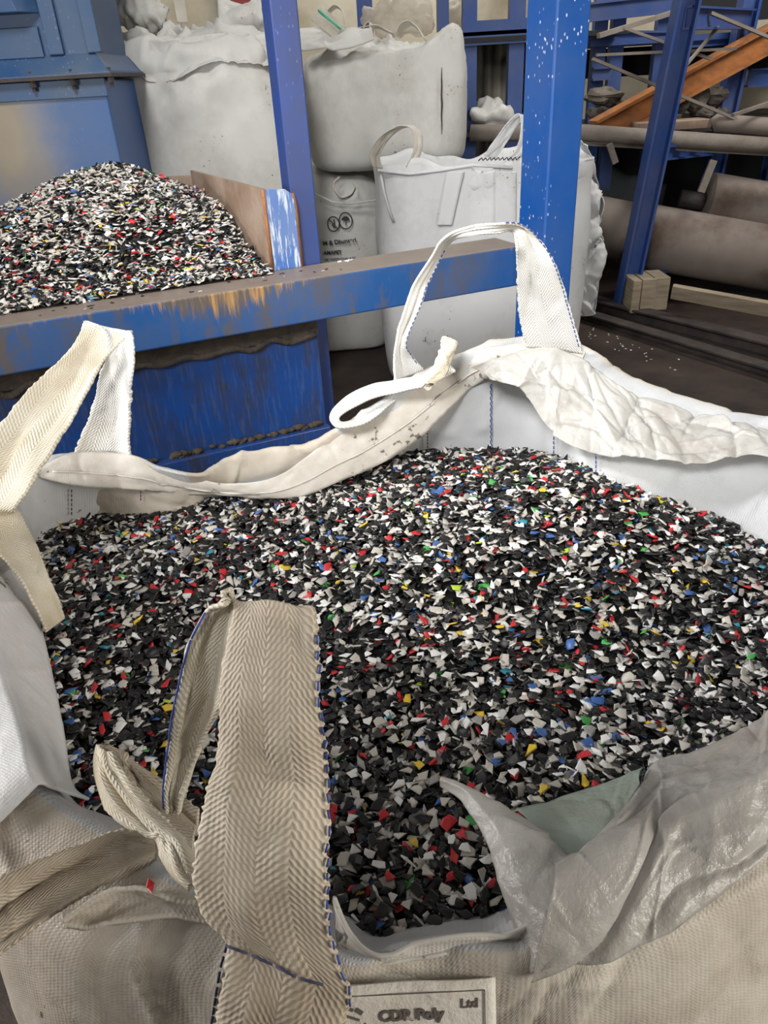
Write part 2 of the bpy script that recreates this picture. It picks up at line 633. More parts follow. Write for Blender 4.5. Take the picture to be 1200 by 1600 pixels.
M['web_cream'] = webbing('cream_webbing', (0.76, 0.71, 0.60), (0.52, 0.42, 0.28), dirt_amt=(0.45, 0.75))
M['web_dirty'] = webbing('grimy_webbing', (0.60, 0.535, 0.44), (0.38, 0.31, 0.235), dirt_amt=(0.4, 0.7))
M['web_far'] = webbing('far_webbing', (0.68, 0.66, 0.61), (0.5, 0.46, 0.4))
M['liner'] = film('liner_film', (0.66, 0.65, 0.62), 0.32, 0.9)
M['liner_clear'] = film('clear_film', (0.62, 0.60, 0.57), 0.25, 0.82)
M['liner_green'] = film('green_tinted_film', (0.48, 0.56, 0.49), 0.22, 0.85)
M['wrap'] = film('cloudy_wrap', (0.6, 0.55, 0.47), 0.2, 0.6)
M['blue_thread'] = mat('blue_thread', (0.035, 0.07, 0.30), 0.7)
M['dark_thread'] = mat('dark_thread', (0.04, 0.045, 0.09), 0.8)
M['ink'] = mat('black_ink', (0.02, 0.02, 0.025), 0.7)
M['faded_ink'] = mat('faded_ink', (0.12, 0.10, 0.09), 0.7)
M['paper'] = blotchy('label_print_ground', (0.76, 0.73, 0.67), (0.6, 0.55, 0.48), 9.0, 0.6)
M['beam'] = paint('worn_blue_beam', (0.007, 0.072, 0.245), (0.085, 0.075, 0.07), (0.50, 0.64), 5.0, 0.0, 0.4, (0.10, 0.10, 0.12), 0.7, top_rust=(1.03, 0.15))
M['column'] = paint('blue_column', (0.005, 0.078, 0.33), (0.10, 0.10, 0.13), (0.66, 0.8), 4.0, 0.9, 0.3, (0.09, 0.13, 0.24), 0.45)
M['post'] = paint('blue_post', (0.014, 0.05, 0.24), (0.10, 0.085, 0.085), (0.62, 0.76), 4.0, 0.1, 0.42, (0.05, 0.055, 0.09), 0.95)
M['tank'] = paint('worn_blue_tank', (0.006, 0.045, 0.20), (0.03, 0.028, 0.03), (0.48, 0.70), 5.0, 0.0, 0.35, (0.03, 0.03, 0.04), 0.8, scratch=0.03)
M['machine'] = paint('dusty_blue_machine', (0.016, 0.062, 0.165), (0.06, 0.06, 0.065), (0.6, 0.8), 2.0, 0.12, 0.45, (0.10, 0.125, 0.145), 0.8)
M['chute'] = paint('blue_chute', (0.014, 0.075, 0.24), (0.06, 0.07, 0.09), (0.66, 0.8), 2.0, 0.05, 0.4, (0.10, 0.15, 0.22), 0.6)
M['rack'] = paint('rack_blue', (0.012, 0.055, 0.23), (0.11, 0.085, 0.07), (0.6, 0.72), 3.0, 0.0, 0.45, (0.12, 0.12, 0.15), 0.5)
M['scratched'] = paint('scratched_blue_plate', (0.03, 0.12, 0.38), (0.2, 0.16, 0.12), (0.6, 0.72), 3.0, 0.0, 0.45, (0.35, 0.37, 0.4), 0.5, scratch=0.9)
M['rustplate'] = blotchy('rusty_plate', (0.22, 0.15, 0.105), (0.36, 0.28, 0.22), 6.0, 0.7, third=(0.15, 0.09, 0.06))
M['rust'] = blotchy('orange_rust', (0.40, 0.155, 0.045), (0.20, 0.085, 0.04), 7.0, 0.85, stretch=(1, 1, 2))
M['greysteel'] = blotchy('dusty_steel', (0.16, 0.135, 0.115), (0.25, 0.22, 0.19), 5.0, 0.7)
M['darksteel'] = blotchy('dark_steel', (0.025, 0.022, 0.022), (0.065, 0.05, 0.045), 6.0, 0.6)
M['roller'] = blotchy('dusty_roller', (0.17, 0.14, 0.12), (0.22, 0.185, 0.16), 3.0, 0.75, third=(0.11, 0.075, 0.055), bump=0.15)
M['wood'] = blotchy('old_wood', (0.30, 0.25, 0.18), (0.18, 0.14, 0.10), 5.0, 0.85, stretch=(1, 1, 8))
M['sheet'] = blotchy('grey_sheet', (0.07, 0.078, 0.085), (0.12, 0.13, 0.135), 4.0, 0.4)
M['junk'] = blotchy('scrap_grey', (0.06, 0.052, 0.046), (0.17, 0.145, 0.12), 8.0, 0.75)
M['black'] = mat('flat_black', (0.012, 0.012, 0.013), 0.8)
M['grime'] = blotchy('caked_grime', (0.035, 0.028, 0.024), (0.09, 0.07, 0.055), 14.0, 0.9, bump=0.8)
M['zinc'] = blotchy('corrugated_zinc', (0.30, 0.28, 0.24), (0.42, 0.38, 0.31), 4.0, 0.6)
M['redpaint'] = mat('red_panel', (0.22, 0.03, 0.025), 0.6)

# flake colours: (name, base colour, share)
FL = [('black', (0.008, 0.008, 0.0085), 0.42), ('charcoal', (0.022, 0.0215, 0.022), 0.19), ('white', (0.78, 0.77, 0.75), 0.14),
      ('grey white', (0.52, 0.485, 0.43), 0.165), ('pale grey', (0.30, 0.285, 0.27), 0.04), ('red', (0.52, 0.026, 0.032), 0.036),
      ('blue', (0.05, 0.13, 0.36), 0.02), ('yellow', (0.72, 0.50, 0.05), 0.009), ('green', (0.07, 0.38, 0.08), 0.004), ('teal', (0.04, 0.26, 0.36), 0.005),
      ('lime', (0.45, 0.60, 0.05), 0.002)]
FLM = [mat('flake_' + n.replace(' ', '_'), c, 0.42, 0, 0.45) for n, c, s in FL]
FLP = np.array([s for _, _, s in FL])
FLP = FLP / FLP.sum()

# ------------------------------------------------------------------ setting
def struct(name, mb, m, label=None):
    o = build(name, mb, m)
    o['kind'] = 'structure'
    return o


struct('floor', MB().box((-4.5, -1.5, -0.1), (5.5, 7.9, 0.0)), M['floor'])
struct('wall_back', MB().box((-4.5, 7.6, 0.0), (5.5, 7.8, 4.2)), M['wall'])

# ------------------------------------------------------------------ welded steel frame, hopper
B0 = np.array([-1.082, 2.16])
bu = np.array([0.9225, 0.3864])
bn = np.array([-0.3864, 0.9225])


def bp(a, b, z):                   # a along the beam, b behind its front face
    q = B0 + bu * a + bn * b
    return np.array([q[0], q[1], z])


def bpx(px, py, b):                # photograph point on the vertical plane b behind the beam's front
    d = ray(px, py)
    q0 = B0 + bn * b
    t = np.dot(q0 - cO[:2], bn) / np.dot(d[:2], bn)
    return cO + d * t


def bslab(mb, a0, a1, b0, b1, z0, z1, mi=0):
    return mb.hexa([bp(a0, b0, z0), bp(a1, b0, z0), bp(a1, b1, z0), bp(a0, b1, z0)], [bp(a0, b0, z1), bp(a1, b0, z1), bp(a1, b1, z1), bp(a0, b1, z1)], mi)


BT, BL = 1.03, 0.885
fr = thing('steel_gantry', 'worn blue steel frame of box columns and a heavy cross beam behind the open bag', 'frame', (0.62, 2.75, 0))
build('cross_beam', bslab(MB(), -0.6, 1.80, 0.0, 0.20, BL, BT), M['beam'], fr, bevel=0.006)
cw = (0.617, 2.70)
u2 = np.array([0.9225, 0.3864])
n2_ = np.array([-0.3864, 0.9225])


def colbox(mb, cx, cy, wu, wn, z0, z1):
    q = [np.array([cx, cy]) + u2 * a + n2_ * b for a, b in ((0, 0), (wu, 0), (wu, wn), (0, wn))]
    return mb.hexa([(*k, z0) for k in q], [(*k, z1) for k in q])


co = build('column', colbox(MB(), *cw, 0.128, 0.163, 0.0, 2.9), M['column'], fr, bevel=0.006)
co['label'] = 'bright blue box column speckled with white paint'
pp = bp(0.985, 0.212, 0)
po = build('post', colbox(MB(), pp[0], pp[1], 0.09, 0.09, 0.0, 2.9), M['post'], fr, bevel=0.005)
po['label'] = 'dull blue box post behind the hopper plate'

hp = thing('feed_hopper', 'blue steel feed hopper with rusty plates below and behind the cross beam', 'hopper', tuple(bp(0.3, 0.5, 0)))
build('front_panel', bslab(MB(), -0.7, 0.995, 0.10, 0.112, 0.30, 0.875), M['tank'], hp)
wl = MB()
pts = [bp(a, 0.090, 0.808 + 0.018 * noise.noise(Vector((a * 14, 0, 0))) + 0.006 * math.sin(a * 40)) for a in np.linspace(-0.7, 0.985, 90)]
wl.tube(pts, [0.011 + 0.009 * abs(noise.noise(Vector((i * 0.35, 3, 0)))) for i in range(90)], 7)
build('weld_bead', wl, M['grime'], hp, True)
gb = MB()
bslab(gb, -0.7, 0.995, 0.088, 0.10, 0.812, 0.885)
build('grimy_ledge', gb, M['grime'], hp)
build('lower_flange', bslab(MB(), -0.7, 1.0, 0.06, 0.112, 0.0, 0.46), M['tank'], hp, bevel=0.004)
gm = MB()
for k in range(90):
    a = random.uniform(-0.6, 0.98)
    r = random.uniform(0.006, 0.016)
    c = bp(a, 0.088, 0.466 + random.uniform(-0.004, 0.008))
    gm.tube([c + np.array([-r * 1.4, 0, 0]), c, c + np.array([r * 1.4, 0, r * 0.3])], [r * 0.4, r, r * 0.4], 6)
build('caked_residue', gm, M['grime'], hp, True)['kind'] = 'stuff'
# plates round the heap
gl, gr_, gbm = bpx(411, 296, 0.19), bpx(467, 300, 0.19), bpx(470, 414, 0.19)
aL = np.dot(gl[:2] - B0, bu)
aR = np.dot(gbm[:2] - B0, bu)
zt = gl[2]
gp = MB()
ol = []
for (a, z) in [(aL, BT), (aR, BT), (aR, zt - 0.05), (aR - 0.008, zt - 0.022), (aR - 0.03, zt - 0.006), (aL, zt)]:
    ol.append((a, z))
nf = len(ol)
gp.add([bp(a, 0.185, z) for a, z in ol] + [bp(a, 0.199, z) for a, z in ol], [tuple(range(nf)), tuple(range(2 * nf - 1, nf - 1, -1))] + [(i, i + nf, (i + 1) % nf + nf, (i + 1) % nf) for i in range(nf)])
g = build('end_plate', gp, M['scratched'], hp, bevel=0.002)
g['label'] = 'scratched blue end plate with a rounded corner'
ge = MB()
ge.tube([bp(aR + 0.003, 0.192, BT), bp(aR + 0.003, 0.192, zt - 0.06), bp(aR - 0.005, 0.192, zt - 0.022)], 0.007, 6)
ge.tube([bp(aL - 0.002, 0.187, BT), bp(aL - 0.002, 0.187, zt)], 0.006, 6)
build('rusty_edge', ge, M['rust'], hp, True)
zc = zt + 0.02
bk = G(297, 266, zc)
bb = np.dot(bk[:2] - B0, bn)
ba = np.dot(bk[:2] - B0, bu)
sp_ = MB()
sa = [(aL, 0.19, zt), (ba, bb, zc)]
th = 0.008
p0, p1 = bp(aL, 0.19, BT - 0.1), bp(ba, bb, BT - 0.1)
q0, q1 = bp(aL, 0.19, zt), bp(ba, bb, zc)
o_ = np.array([0.01, 0.004, 0])
sp_.hexa([p0, p0 + o_, p1 + o_, p1], [q0, q0 + o_, q1 + o_, q1])
build('side_plate', sp_, M['rustplate'], hp)
rp = MB()
r0 = G(0, 281, zc - 0.02)
d_ = (bk - r0)
e0 = r0 - d_ * 1.6
e0[2] = r0[2]
bk2 = np.array([bk[0], bk[1], zc - 0.02])
o2 = np.array([0, 0.01, 0])
dn = np.array([0, 0, -0.5])
rp.hexa([e0 + dn, bk2 + dn, bk2 + dn + o2, e0 + dn + o2], [e0, bk2, bk2 + o2, e0 + o2])
build('rear_plate', rp, M['rustplate'], hp)

# grinder housing behind the hopper, on the left
MY = 3.45
gx1 = A(163, 130, MY)
mc = thing('grinder_housing', 'dusty blue grinder housing with a bolted flange, behind the heap in the hopper', 'machine', (-1.7, MY, 0))
xr = gx1[0]
zf = A(163, 112, MY)[2]
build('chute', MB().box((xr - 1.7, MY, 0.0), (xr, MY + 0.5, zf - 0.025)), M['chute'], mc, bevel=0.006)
_t = NT(M['chute'])                # a tan patch blended into the chute's colour
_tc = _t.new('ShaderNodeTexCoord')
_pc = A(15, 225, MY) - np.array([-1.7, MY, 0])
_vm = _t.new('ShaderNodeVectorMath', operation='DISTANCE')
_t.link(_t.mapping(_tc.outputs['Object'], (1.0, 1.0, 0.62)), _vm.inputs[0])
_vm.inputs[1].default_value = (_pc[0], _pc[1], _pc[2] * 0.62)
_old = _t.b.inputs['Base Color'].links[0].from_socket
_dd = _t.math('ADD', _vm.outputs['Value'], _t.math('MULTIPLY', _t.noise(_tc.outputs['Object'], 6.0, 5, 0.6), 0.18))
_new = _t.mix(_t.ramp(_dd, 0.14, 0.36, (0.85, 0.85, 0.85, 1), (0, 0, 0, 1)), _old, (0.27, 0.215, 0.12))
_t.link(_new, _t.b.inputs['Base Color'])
build('upper_housing', MB().box((xr - 1.7, MY + 0.015, zf + 0.03), (xr - 0.02, MY + 0.5, zf + 1.1)), M['machine'], mc, bevel=0.006)
fl = MB()
fl.box((xr - 1.7, MY - 0.045, zf - 0.012), (xr + 0.045, MY + 0.52, zf + 0.002))
fl.hexa([(xr - 1.7, MY - 0.04, zf + 0.002), (xr + 0.04, MY - 0.04, zf + 0.002), (xr + 0.04, MY + 0.5, zf + 0.002), (xr - 1.7, MY + 0.5, zf + 0.002)],
        [(xr - 1.7, MY + 0.01, zf + 0.065), (xr - 0.015, MY + 0.01, zf + 0.065), (xr - 0.015, MY + 0.5, zf + 0.065), (xr - 1.7, MY + 0.5, zf + 0.065)])
build('flange', fl, M['machine'], mc, bevel=0.003)
build('gasket', MB().box((xr - 1.7, MY - 0.05, zf - 0.018), (xr + 0.05, MY + 0.52, zf - 0.006)), M['darksteel'], mc)
build('rim_strip', MB().box((xr - 1.7, MY - 0.014, zf - 0.085), (xr + 0.008, MY + 0.0, zf - 0.02)), M['machine'], mc, bevel=0.003)
for px in (48, 112, 172):
    p = A(px, 118, MY - 0.03)
    b_ = MB()
    b_.tube([(p[0], MY - 0.03, zf - 0.055), (p[0], MY - 0.03, zf + 0.014)], 0.007, 8)
    b_.tube([(p[0], MY - 0.03, zf - 0.04), (p[0], MY - 0.03, zf - 0.02)], 0.014, 6)
    build('bolt', b_, M['darksteel'], mc)


def mpx(px, py, off=0.0):
    return A(px, py, MY + off)


rb = MB()
for (x0, x1) in ((66, 90), (128, 150)):
    a0, a1 = mpx(x0, 40)[0], mpx(x1, 40)[0]
    rb.box((a0, MY - 0.004, zf + 0.066), (a1, MY + 0.02, zf + 1.1))
build('vertical_rib', rb, M['machine'], mc, bevel=0.003)
pz0, pz1 = mpx(30, 92)[2], mpx(30, 43)[2]
build('access_panel', MB().box((xr - 1.5, MY + 0.0, pz0), (mpx(62, 60)[0], MY + 0.02, pz1)), M['machine'], mc, bevel=0.003)
hz0, hz1 = mpx(30, 22)[2], mpx(30, -40)[2]
hb = MB()
hx = mpx(64, 15)[0]
hb.hexa([(xr - 1.5, MY - 0.08, hz0), (hx - 0.06, MY - 0.08, hz0), (hx, MY + 0.02, hz0), (xr - 1.5, MY + 0.02, hz0)],
        [(xr - 1.5, MY - 0.08, hz1), (hx - 0.10, MY - 0.08, hz1), (hx - 0.03, MY + 0.02, hz1), (xr - 1.5, MY + 0.02, hz1)])
build('hood', hb, M['machine'], mc, bevel=0.004)

# ------------------------------------------------------------------ flakes
NT_TPL = 10


def flake_template(k):
    r = np.random.default_rng(100 + k)
    n = int(r.integers(4, 8))
    ang = np.sort(r.uniform(0, 2 * math.pi, n) * 0.35 + np.linspace(0, 2 * math.pi, n, endpoint=False))
    rad = r.uniform(0.65, 1.1, n)
    x, y = np.cos(ang) * rad, np.sin(ang) * rad * r.uniform(0.38, 0.8)
    h = r.uniform(0.13, 0.24)
    cv = r.uniform(-0.35, 0.35)
    tw = r.uniform(-0.3, 0.3)
    z0 = cv * x * x + tw * x * y
    low = np.stack([x, y, z0 - h / 2], 1)
    mid = np.stack([x * 1.06, y * 1.06, z0 + h * 0.15], 1)
    top = np.stack([x * 0.86, y * 0.86, cv * (x * .86) ** 2 + tw * x * y * .74 + h / 2], 1)
    v = np.concatenate([low, mid, top, [[0, 0, h / 2]]])
    f = [tuple(range(n - 1, -1, -1))]
    for a in range(2):
        f += [(a * n + i, a * n + (i + 1) % n, (a + 1) * n + (i + 1) % n, (a + 1) * n + i) for i in range(n)]
    f += [(2 * n + i, 2 * n + (i + 1) % n, 3 * n) for i in range(n)]
    return v, f


TPL = [flake_template(k) for k in range(NT_TPL)]


def rand_rot(n, tilt, rng, nrm=None):
    yaw = rng.uniform(0, 2 * math.pi, n)
    ax = rng.uniform(0, 2 * math.pi, n)
    t = np.abs(rng.normal(0, tilt, n))
    cz, sz = np.cos(yaw), np.sin(yaw)
    Z = np.zeros((n, 3, 3))
    Z[:, 0, 0], Z[:, 0, 1], Z[:, 1, 0], Z[:, 1, 1], Z[:, 2, 2] = cz, -sz, sz, cz, 1
    kx, ky = np.cos(ax), np.sin(ax)
    c, s = np.cos(t), np.sin(t)
    Rr = np.zeros((n, 3, 3))
    Rr[:, 0, 0] = c + kx * kx * (1 - c)
    Rr[:, 0, 1] = kx * ky * (1 - c)
    Rr[:, 0, 2] = ky * s
    Rr[:, 1, 0] = kx * ky * (1 - c)
    Rr[:, 1, 1] = c + ky * ky * (1 - c)
    Rr[:, 1, 2] = -kx * s
    Rr[:, 2, 0] = -ky * s
    Rr[:, 2, 1] = kx * s
    Rr[:, 2, 2] = c
    return Rr @ Z


def flake_mesh(name, pos, rot, size, tpl, col, base=None):
    V, LOOP, START, TOT, MI = [], [], [], [], []
    vo = lo = 0
    for k in range(NT_TPL):
        sel = np.where(tpl == k)[0]
        if not len(sel):
            continue
        v, f = TPL[k]
        W = np.einsum('nij,vj->nvi', rot[sel], v) * size[sel][:, None, None] + pos[sel][:, None, :]
        nv = len(v)
        fl_ = np.concatenate([np.array(x) for x in f])
        ft = np.array([len(x) for x in f])
        off = vo + np.arange(len(sel)) * nv
        LOOP.append((fl_[None, :] + off[:, None]).ravel())
        TOT.append(np.tile(ft, len(sel)))
        MI.append(np.repeat(col[sel], len(f)))
        V.append(W.reshape(-1, 3))
        vo += len(sel) * nv
    if base is not None:
        bv, bf, bm = base
        V.append(np.asarray(bv, float))
        LOOP.append(np.concatenate([np.array(x) for x in bf]) + vo)
        TOT.append(np.array([len(x) for x in bf]))
        MI.append(np.full(len(bf), bm))
    V = np.concatenate(V)
    LOOP = np.concatenate(LOOP)
    TOT = np.concatenate(TOT)
    MI = np.concatenate(MI)
    me = bpy.data.meshes.new(name)
    me.vertices.add(len(V))
    me.vertices.foreach_set('co', V.astype(np.float32).ravel())
    me.loops.add(len(LOOP))
    me.loops.foreach_set('vertex_index', LOOP.astype(np.int32))
    me.polygons.add(len(TOT))
    me.polygons.foreach_set('loop_start', np.concatenate([[0], np.cumsum(TOT)[:-1]]).astype(np.int32))
    me.polygons.foreach_set('loop_total', TOT.astype(np.int32))
    for m in FLM:
        me.materials.append(m)
    me.polygons.foreach_set('material_index', MI.astype(np.int32))
    me.update(calc_edges=True)
    ob = bpy.data.objects.new(name, me)
    C.objects.link(ob)
    return ob


def in_poly(x, y, poly):
    inside = np.zeros(len(x), bool)
    n = len(poly)
    for i in range(n):
        x1, y1 = poly[i][:2]
        x2, y2 = poly[(i + 1) % n][:2]
        c = ((y1 > y) != (y2 > y)) & (x < (x2 - x1) * (y - y1) / (y2 - y1 + 1e-12) + x1)
        inside ^= c
    return inside


# heap in the hopper: heights over (a, b) of the beam frame
pk = A(165, 256, 2.98)
pa, pb = np.dot(pk[:2] - B0, bu), np.dot(pk[:2] - B0, bn)


def hop_z(a, b):
    da, db = a - pa, b - pb
    r = np.sqrt((da * np.where(da > 0, 0.80, 0.62)) ** 2 + (db * 1.0) ** 2)
    cone = pk[2] + 0.03 - 0.60 * (np.sqrt(r * r + 0.0036))
    floor_ = BT + 0.015 + 0.20 * np.clip(b - 0.17, 0, 0.5)
    k = 0.03
    h = np.logaddexp(cone / k, floor_ / k) * k
    e = np.clip((b - 0.13) / 0.30, 0, 1)
    e = e * e * (3 - 2 * e)
    return BT + 0.012 + (h - BT - 0.012) * (0.06 + 0.94 * e) + 0.006 * np.sin(a * 23 + b * 11) * np.cos(b * 19)


Lb = 0.92


def hop_inside(a, b):
    t = np.clip((b - 0.19) / max(bb - 0.19, 0.01), 0, 1)
    amax = aL + (ba - aL) * t - 0.02
    return (a < amax) & (b > 0.135) & (b < bb - 0.02) & (a > -1.2)


nh = 19000
a_ = RNG.uniform(-0.75, aL, nh)
b_ = RNG.uniform(0.135, bb, nh)
ok = hop_inside(a_, b_)
a_, b_ = a_[ok], b_[ok]
P3 = np.stack([B0[0] + bu[0] * a_ + bn[0] * b_, B0[1] + bu[1] * a_ + bn[1] * b_, hop_z(a_, b_) + RNG.uniform(-0.006, 0.008, len(a_))], 1)
nF = len(a_)
FLH = FLP.copy()
FLH[2] *= 1.3
FLH[3] *= 2.4
FLH[4] *= 3.0
FLH[0] *= 0.6
FLH /= FLH.sum()
ga, gb2 = np.meshgrid(np.linspace(-0.9, aL, 70), np.linspace(0.135, bb, 60), indexing='ij')
gz = hop_z(ga, gb2) - 0.012
bvv = [(B0[0] + bu[0] * a + bn[0] * b, B0[1] + bu[1] * a + bn[1] * b, z) for a, b, z in zip(ga.ravel(), gb2.ravel(), gz.ravel())]
bff = []
for i in range(69):
    for j in range(59):
        am, bm_ = ga[i, j] + 0.01, gb2[i, j] + 0.01
        if hop_inside(np.array([am]), np.array([bm_]))[0]:
            bff.append((i * 60 + j, (i + 1) * 60 + j, (i + 1) * 60 + j + 1, i * 60 + j + 1))
hfr = np.clip((P3[:, 2] - BT) / (pk[2] - BT) + RNG.normal(0, 0.12, nF), 0, 1)
hcol = np.where(RNG.random(nF) < 0.30 + 0.68 * hfr, RNG.choice(len(FL), nF, p=FLH), RNG.choice(len(FL), nF, p=FLP))
hh = flake_mesh('flake_heap', P3, rand_rot(nF, 0.55, RNG), RNG.uniform(0.010, 0.019, nF), RNG.integers(0, NT_TPL, nF), hcol, (bvv, bff, 1))
tag(hh, 'tall heap of mixed plastic flakes, mostly white, piled in the hopper behind the beam', 'plastic flakes', kind='stuff')

# ------------------------------------------------------------------ the open bag
def zs(x, y):
    return 0.895 + 0.075 * np.exp(-(((x - 0.22) / 0.32) ** 2 + ((y - 1.14) / 0.21) ** 2)) - 0.04 * np.exp(-(((x - 0.0) / 0.42) ** 2 + ((y - 0.68) / 0.20) ** 2)) \
        + 0.012 * np.sin(x * 9 + 1) * np.cos(y * 8)


def GS(px, py):
    z = 0.9
    for _ in range(6):
        q = G(px, py, z)
        z = float(zs(q[0], q[1]))
    return G(px, py, z)


# stations round the bag: edge of the flakes, crest of the rim (x, y, height), optional outer shoulder (x, y, height)
ST = [((115, 1235), (57, 1222, .97), (-20, 1300, .93)), ((101, 1150), (42, 1150, .985), (-70, 1210, .93)), ((89, 1095), (25, 1100, .99), (-90, 1130, .93)),
      ((75, 1030), (8, 1045, 1.0), (-110, 1060, .94)), ((66, 985), (-8, 990, 1.0), (-120, 990, .95)), ((60, 920), (-15, 890, 1.0), None), ((55, 865), (15, 770, 1.0), None),
      ((70, 832), (62, 728, 1.02), None), ((125, 812), (120, 710, 1.03), None), ((210, 788), (205, 713, 1.03), None), ((260, 781), (250, 731, 1.01), None),
      ((340, 773), (315, 742, .99), None), ((405, 772), (360, 718, .99), None), ((460, 770), (425, 703, .99), None), ((520, 750), (482, 699, .99), None),
      ((580, 722), (540, 668, 1.02), None), ((640, 706), (600, 628, 1.06), None), ((690, 701), (660, 590, 1.09), None), ((745, 701), (720, 560, 1.11), None),
      ((790, 703), (775, 543, 1.12), None), ((835, 707), (850, 535, 1.12), None), ((870, 716), (910, 552, 1.11), None), ((930, 745), (962, 590, 1.085), None),
      ((1000, 775), (1045, 622, 1.065), None), ((1060, 790), (1115, 642, 1.055), None), ((1130, 820), (1200, 662, 1.05), None), ((1200, 860), (1290, 700, 1.05), None),
      ((1265, 920), (1380, 780, 1.04), None), ((1290, 1000), (1420, 910, 1.03), None), ((1265, 1060), (1400, 1040, 1.0), None),
      ((1200, 1110), (1300, 1130, .985), (1390, 1230, .93)), ((1150, 1160), (1225, 1210, .985), (1300, 1330, .93)), ((1080, 1196), (1140, 1275, .985), (1220, 1410, .92)),
      ((1000, 1220), (1055, 1335, .98), (1120, 1480, .91)), ((900, 1250), (960, 1395, .975), (1010, 1540, .90)), ((835, 1300), (875, 1445, .965), (890, 1590, .885)),
      ((792, 1400), (800, 1475, .955), (795, 1600, .88)), ((700, 1418), (690, 1475, .945), (695, 1600, .87)), ((640, 1430), (620, 1483, .945), (610, 1605, .87)),
      ((592, 1443), (560, 1498, .945), (535, 1610, .87)), ((553, 1410), (500, 1485, .945), (440, 1610, .87)), ((525, 1388), (430, 1440, .945), (345, 1585, .875)),
      ((420, 1335), (335, 1395, .95), (230, 1545, .88)), ((320, 1300), (245, 1350, .955), (110, 1520, .885)), ((240, 1280), (175, 1300, .96), (20, 1440, .90)),
      ((170, 1262), (112, 1264, .965), (-30, 1370, .91))]
BC = np.array([0.03, 0.93])
prof, edge = [], []
for (ix, iy), (cx, cy, cz), osh in ST:
    pin = GS(ix, iy)
    edge.append(pin)
    cre = G(cx, cy, cz)
    out = cre[:2] - BC
    out = out / np.linalg.norm(out)
    o3 = np.array([out[0], out[1], 0])
    deep = pin.copy() - o3 * 0.03
    deep[2] -= 0.10
    low = pin - np.array([0, 0, 0.02])
    mid = pin * 0.5 + cre * 0.5 - np.array([0, 0, 0.012])
    if osh is None:
        s1 = cre + o3 * 0.035 + np.array([0, 0, -0.03])
        s2 = cre + o3 * 0.07
        s2[2] = 0.84
    else:
        s2 = G(*osh)
        s1 = cre * 0.5 + s2 * 0.5 + o3 * 0.004 + np.array([0, 0, 0.012])
    s3 = s2 + o3 * 0.035
    s3[2] = 0.66
    s4 = s2 + o3 * 0.03
    s4[2] = 0.3
    s5 = s2 - o3 * 0.02
    s5[2] = 0.0
    prof.append([deep, low, mid, cre, s1, s2, s3, s4, s5])
prof = np.array(prof)
nst = len(ST)
NS, NR = 620, 150
S1 = cr(prof, NS, closed=True)
S2 = np.transpose(cr(np.transpose(S1, (1, 0, 2)), NR), (1, 0, 2))
idx_cre = int(NR * 0.36)
wgt = np.ones((NS, NR))
wgt[:, :18] = 0.2
U2, V2 = uvm(S2)
S3 = crumple(S2, 0.0035, 7.0, 1.0, True, (1, 1, 0.6), False, wgt)
S3 = creases(S3, U2, V2, 150, 0.008, 0.012, 0.09, 3, True, weight=wgt, box=(0.1, 0.6, 0.1, V2.max() - 0.1))
S3 = creases(S3, U2, V2, 260, 0.004, 0.006, 0.05, 5, True, weight=wgt, box=(0.1, 0.6, 0.1, V2.max() - 0.1))
S3 = creases(S3, U2, V2, 60, 0.006, 0.012, 0.18, 6, True, ang=0.5, spread=1.2, weight=wgt, box=(0.25, 0.6, 0.1, V2.max() - 0.1))
S3[:, :, 2] = np.maximum(S3[:, :, 2], 0.0)
vv = np.concatenate([[0], np.cumsum(np.linalg.norm(np.diff(S2[:, 60], axis=0), axis=1))])
bagroot = thing('bulk_bag', 'open white woven bulk bag in front, full of mixed plastic flakes', 'bulk bag', (BC[0], BC[1], 0))
M['fabric_in'] = fabric('bag_fabric_inner', (0.58, 0.59, 0.60), (0.50, 0.485, 0.455), 0.0042, (0.5, 0.85), 0.4)
jc = int(np.median(np.argmax(S2[:, :, 2], axis=1)))
_X, _Y = px_of(S3[:, jc])
soiled = (_X > 285) & (_X < 520) & (_Y < 770)
body = build('body', MB().grid(S3, None, np.repeat(vv[:, None], NR, axis=1), closed=True), [M['fabric'], M['fabric_in']], bagroot, True, 0, 0.003)
body.data.polygons.foreach_set('material_index', [1 if (p % (NR - 1)) < jc and not (soiled[p // (NR - 1)] and (p % (NR - 1)) > jc - 13) else 0 for p in range(len(body.data.polygons))])


# folded hem that flops inward along the far and left rim
ht = [(62, 728, 1.02), (120, 707, 1.035), (205, 711, 1.035), (245, 727, 1.01), (290, 742, .985), (345, 755, .965), (400, 753, .965), (440, 740, .97), (470, 720, .98), (500, 698, .99),
      (540, 666, 1.02), (600, 626, 1.06), (660, 588, 1.09), (720, 558, 1.11), (775, 541, 1.125), (850, 533, 1.125), (915, 550, 1.115)]
hb_ = [(62, 746, 1.0), (125, 760, .985), (217, 767, .965), (262, 772, .945), (315, 775, .93), (365, 777, .925), (415, 779, .925), (455, 778, .925), (490, 770, .925), (530, 752, .93),
       (590, 727, .94), (650, 688, .97), (690, 650, 1.01), (740, 605, 1.05), (795, 580, 1.085), (850, 572, 1.09), (905, 580, 1.085)]
prs = []
for k in range(len(ht)):
    a, b = G(*ht[k]), G(*hb_[k])
    prs.append((a, b))
HP = ribbon_grid(prs, 200, 14, -0.006, 0)
_u, _v = uvm(HP)
HP = creases(HP, _u, _v, 40, 0.005, 0.006, 0.14, 21, ang=math.pi / 2, spread=0.35)
HP = creases(HP, _u, _v, 50, 0.004, 0.005, 0.035, 22)
build('hem', MB().grid(HP), M['hem'], bagroot, True, 0, 0.004)
